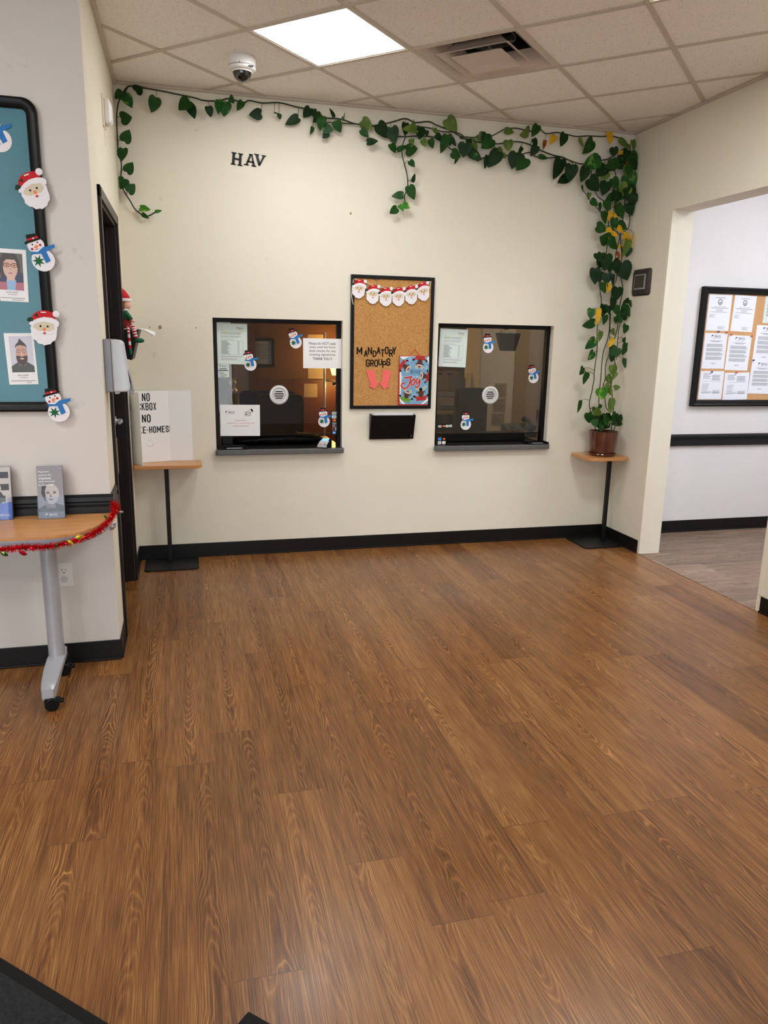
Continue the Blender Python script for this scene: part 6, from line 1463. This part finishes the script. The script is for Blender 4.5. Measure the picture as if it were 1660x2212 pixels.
# chairs
def office_chair(label, x, y, w_, seatz, topz, m, rz=0.0):
    t = thing('office_chair', label, 'chair', (x, y, 0), rz, group='office chairs behind the service windows')
    def slab(x0, x1, z0, z1, y0, y1, m_, name):
        b = MB(); b.loft([[(xx*s_, y0+(.0 if s_ == 1 else .02), zz) for xx, zz in rrect(x0, z0, x1, z1, .05)] for s_ in (1,)]+[[(xx, y1, zz) for xx, zz in rrect(x0, z0, x1, z1, .05)]], m_); return b.build(name, t, bevel=.015)
    slab(-w_/2, w_/2, seatz+.06, topz, -.05, .05, m, 'backrest')
    b = MB(); b.prismz(rrect(-w_/2, -.02, w_/2, .46, .06), seatz-.05, seatz+.04, m); b.build('seat', t, bevel=.02)
    b = MB(); b.cyl((0, .2, .08), (0, .2, seatz-.05), .03, 'blackp', seg=14); b.build('column', t)
    for k in range(5):
        a = 2*math.pi*k/5; b = MB(); b.tube([(0, .2, .09), (.28*math.cos(a), .2+.28*math.sin(a), .06)], [.025, .016], 'blackp', 8); b.ball((.28*math.cos(a), .2+.28*math.sin(a), .03), .03, 'blackp', 12, 8); b.build('leg', t)
    for s_ in (-1, 1):
        b = MB(); b.tube([(s_*w_*.55, .3, seatz), (s_*w_*.58, .3, seatz+.2), (s_*w_*.58, .05, seatz+.21)], .018, 'blackp', 8); b.build('armrest', t)
p0, p1 = at(553, 852, 1, .62), at(655, 852, 1, .62)
office_chair('black high-backed office chair behind the left service window', (p0.x+p1.x)/2, .62, p1.x-p0.x, .50, p0.z+.0, 'blackf')
p0, p1 = at(518, 845, 1, 1.35), at(640, 845, 1, 1.35)
office_chair('navy office chair farther back behind the left service window', (p0.x+p1.x)/2, 1.40, p1.x-p0.x, .50, p0.z, 'navyf')
p0, p1 = at(986, 838, 1, .9), at(1052, 838, 1, .9)
office_chair('black office chair behind the right service window', (p0.x+p1.x)/2, .9, p1.x-p0.x, .50, p0.z, 'blackf')
# pale cabinet with papers, hopper, boxes and printer at the right
yc = 1.75
x0, x1 = at(1036, 800, 1, yc).x, at(1112, 800, 1, yc).x
t = thing('tall_cabinet', 'tall pale cabinet standing in the office behind the right service window', 'cabinet', ((x0+x1)/2, yc, 0))
w_ = x1-x0; b = MB(); b.box(-w_/2, 0, 0, w_/2, .42, 2.2, 'owhite'); b.build('body', t, bevel=.008)
b = MB(); b.box(-w_/2+.01, -.018, .03, w_/2-.01, 0, 2.17, 'owhite'); b.build('door', t, bevel=.004)
b = MB(); b.plate([(0, 0)]+[(.001, 0), (0, .001)], -.02, 'inkg'); b.bm.free()
for (u0, v0, u1, v1, lab) in ((1070, 828, 1094, 858, 'upper'), (1066, 860, 1092, 890, 'middle'), (1063, 892, 1089, 918, 'lowest')):
    a, c = at(u0, v0, 1, yc-.018), at(u1, v1, 1, yc-.018); b = MB(); b.prism(rect(a.x, c.z, c.x, a.z), yc-.0205, yc-.0183, 'obeige'); b.lines(a.x+.01, c.x-.01, a.z-.02, 6, .02, .008, yc-.0212, 'inkgd', .4)
    tag(b.build('posted_sheet'), 'printed sheet taped to the pale office cabinet, the %s of three' % lab, 'paper', 'sheets taped to the office cabinet')
yh = 1.2; a = at(1078, 719, 1, yh); c = at(1127, 719, 1, yh); e = at(1085, 758, 1, yh)
t = thing('wall_hopper', 'dark tapered document hopper hanging in the office at the top of the right window', 'holder', ((a.x+c.x)/2, yh, e.z))
hw = (c.x-a.x)/2; hh = a.z-e.z; b = MB(); b.loft([[(-hw*.62, .02, 0), (hw*.7, .02, 0), (hw*.7, .07, 0), (-hw*.62, .07, 0)], [(-hw, 0, hh), (hw, 0, hh), (hw, .09, hh), (-hw, .09, hh)]], 'blackm'); b.build('body', t, bevel=.01)
b = MB(); b.lines(-hw*.7, -hw*.1, hh*.92, 6, hh*.16, hh*.04, -.055, 'inkgd', .3)
b.bm.free()
b = MB(); b.box(-hw*.6, .03, hh*.5, hw*.5, .07, hh*1.18, 'owhite'); b.build('papers', t)
b = MB(); b.box(-.02, .09, .02, .02, .10, H-e.z, 'blackm'); b.build('hanger_bar', t)
xr0, xr1 = at(1112, 800, 1, 2.0).x, at(1147, 800, 1, 2.2).x
st(MB().box(xr0, 2.0, 0, xr1, 2.06, H, 'obeige').build('wall_office_return'))
# side partition
yp = 2.2; x0 = at(1146, 800, 1, yp).x
st(MB().box(x0, yp, 0, 5.2, yp+.06, H, mat('partition_grey', (150, 140, 134), .7)).build('wall_partition'))
st(MB().box(x0, yp-.02, at(1160, 905, 1, yp).z, 5.2, yp, at(1160, 885, 1, yp).z, 'odoorf').build('trim_12'))
# cream boxes and printer at left
yb_ = 1.2
def crate(u0, v0, u1, v1, y, d, m, name, label, cat):
    a, c = at(u0, v0, 1, y), at(u1, v1, 1, y); t = thing(name, label, cat, ((a.x+c.x)/2, y, c.z)); w2, h2 = (c.x-a.x), a.z-c.z
    b = MB(); b.box(-w2/2, 0, 0, w2/2, d, h2, m); b.build('body', t, bevel=.008)
    b = MB(); b.box(-w2/2-.004, -.006, h2*.84, w2/2+.004, d, h2+.006, m); b.build('lid', t, bevel=.004); return t
x0 = at(940, 885, 1, 1.4).x; x1 = at(1034, 885, 1, 1.4).x; zt = at(960, 886, 1, 1.5).z
t = thing('office_desk', 'tan desk against the left of the office behind the right service window', 'desk', (x0, 1.42, 0)); L_ = x1-x0
b = MB(); b.box(-.25, 0, zt-.03, L_, .75, zt, 'obeige'); b.build('desktop', t); b = MB(); b.box(-.22, .02, 0, -.18, .72, zt-.03, 'obeige'); b.build('side_panel', t); b = MB(); b.box(L_-.06, .02, 0, L_-.02, .72, zt-.03, 'obeige'); b.build('side_panel', t)
b = MB(); b.box(-.18, .68, .1, L_-.06, .71, zt-.03, 'obeige'); b.build('back_panel', t)
def on_desk(u0, v0, u1, y, d, m, name, label, cat):
    a = at(u0, v0, 1, y); c = at(u1, v0, 1, y); t = thing(name, label, cat, ((a.x+c.x)/2, y, zt)); w2 = c.x-a.x; h2 = a.z-zt
    b = MB(); b.box(-w2/2, 0, 0, w2/2, d, h2*.8, m); b.build('body', t, bevel=.012)
    b = MB(); b.box(-w2/2, 0.01, h2*.8, w2/2, d, h2, 'greyp' if name == 'printer' else m); b.build('lid', t, bevel=.012)
    if name == 'printer':
        b = MB(); b.box(-w2*.35, -.06, h2*.3, w2*.35, .0, h2*.34, 'greyp'); b.build('paper_tray', t)
on_desk(944, 852, 1003, 1.5, .38, 'obeige', 'printer', 'beige and grey printer on the office desk behind the right service window', 'printer')
a = ow(944, 800, 2.25); c = ow(1002, 800, 2.25); z1 = ow(950, 803, 2.25).z
t = thing('storage_cabinet', 'tan cabinet with dark hinges behind the printer in the office', 'cabinet', ((a.x+c.x)/2, 2.25, 0)); w2 = c.x-a.x
b = MB(); b.box(-w2/2, 0, 0, w2/2, .3, z1, 'obeige'); b.build('body', t, bevel=.006); b = MB()
for k in (-.4, 0, .4): b.box(k*w2-.03, -.006, z1-.03, k*w2+.03, 0, z1-.012, 'ink')
b.build('hinge', t)
on2 = at(1003, 806, 1, 1.98)
t = thing('clear_sleeve', 'clear plastic sleeve with papers standing behind the printer', 'sleeve', (at(990, 840, 1, 1.98).x, 1.98, zt)); h2 = on2.z-zt
b = MB(); b.box(-.10, 0, 0, .10, .012, h2, 'acrylic'); b.build('sleeve', t); b = MB(); b.box(-.06, .003, .01, .08, .008, h2*.85, 'greyp'); b.build('papers', t)
# telephone on the counter, right
p = at(1130, 930, 1, .36); t = thing('desk_phone', 'dark desk telephone on the counter behind the right service window', 'telephone', (p.x, .44, WR[2]+.0375))
b = MB(); b.prismx([(-.10, 0), (.10, 0), (.10, .10), (-.10, .045)], -.12, .12, 'sill'); b.build('base', t, bevel=.008)
b = MB(); b.tube([(.09, -.09, .075), (.09, 0, .125), (.09, .09, .13)], [.028, .018, .028], 'sill', 12); b.build('handset', t, smooth='auto')
b = MB()
for i in range(3):
    for j_ in range(4): y = -.07+j_*.03; b.box(-.07+i*.03, y, .047+(y+.1)*.27, -.05+i*.03, y+.02, .056+(y+.1)*.27, 'greyp')
b.build('keypad', t)
# small scars on the back wall
for (u, v, s_, lab) in ((345.5, 707, .016, 'tan scar of missing paint on the back wall right of the elf doll'), (323, 707, .006, 'tiny dark nail hole on the back wall right of the elf doll'), (758, 461, .010, 'small chipped mark high on the back wall left of the hanging vine tip'), (424, 708, .006, 'faint small mark on the back wall left of the left service window')):
    p = bw(u, v); r = random.Random(int(u)); b = MB(); b.prism([(s_*(.6+.5*r.random())*math.cos(a)*.75, s_*(.6+.5*r.random())*math.sin(a)) for a in [2*math.pi*k/14 for k in range(14)]], -.0006, 0, 'scuffm'); tag(b.build('paint_scar', loc=p), lab, 'wall mark')
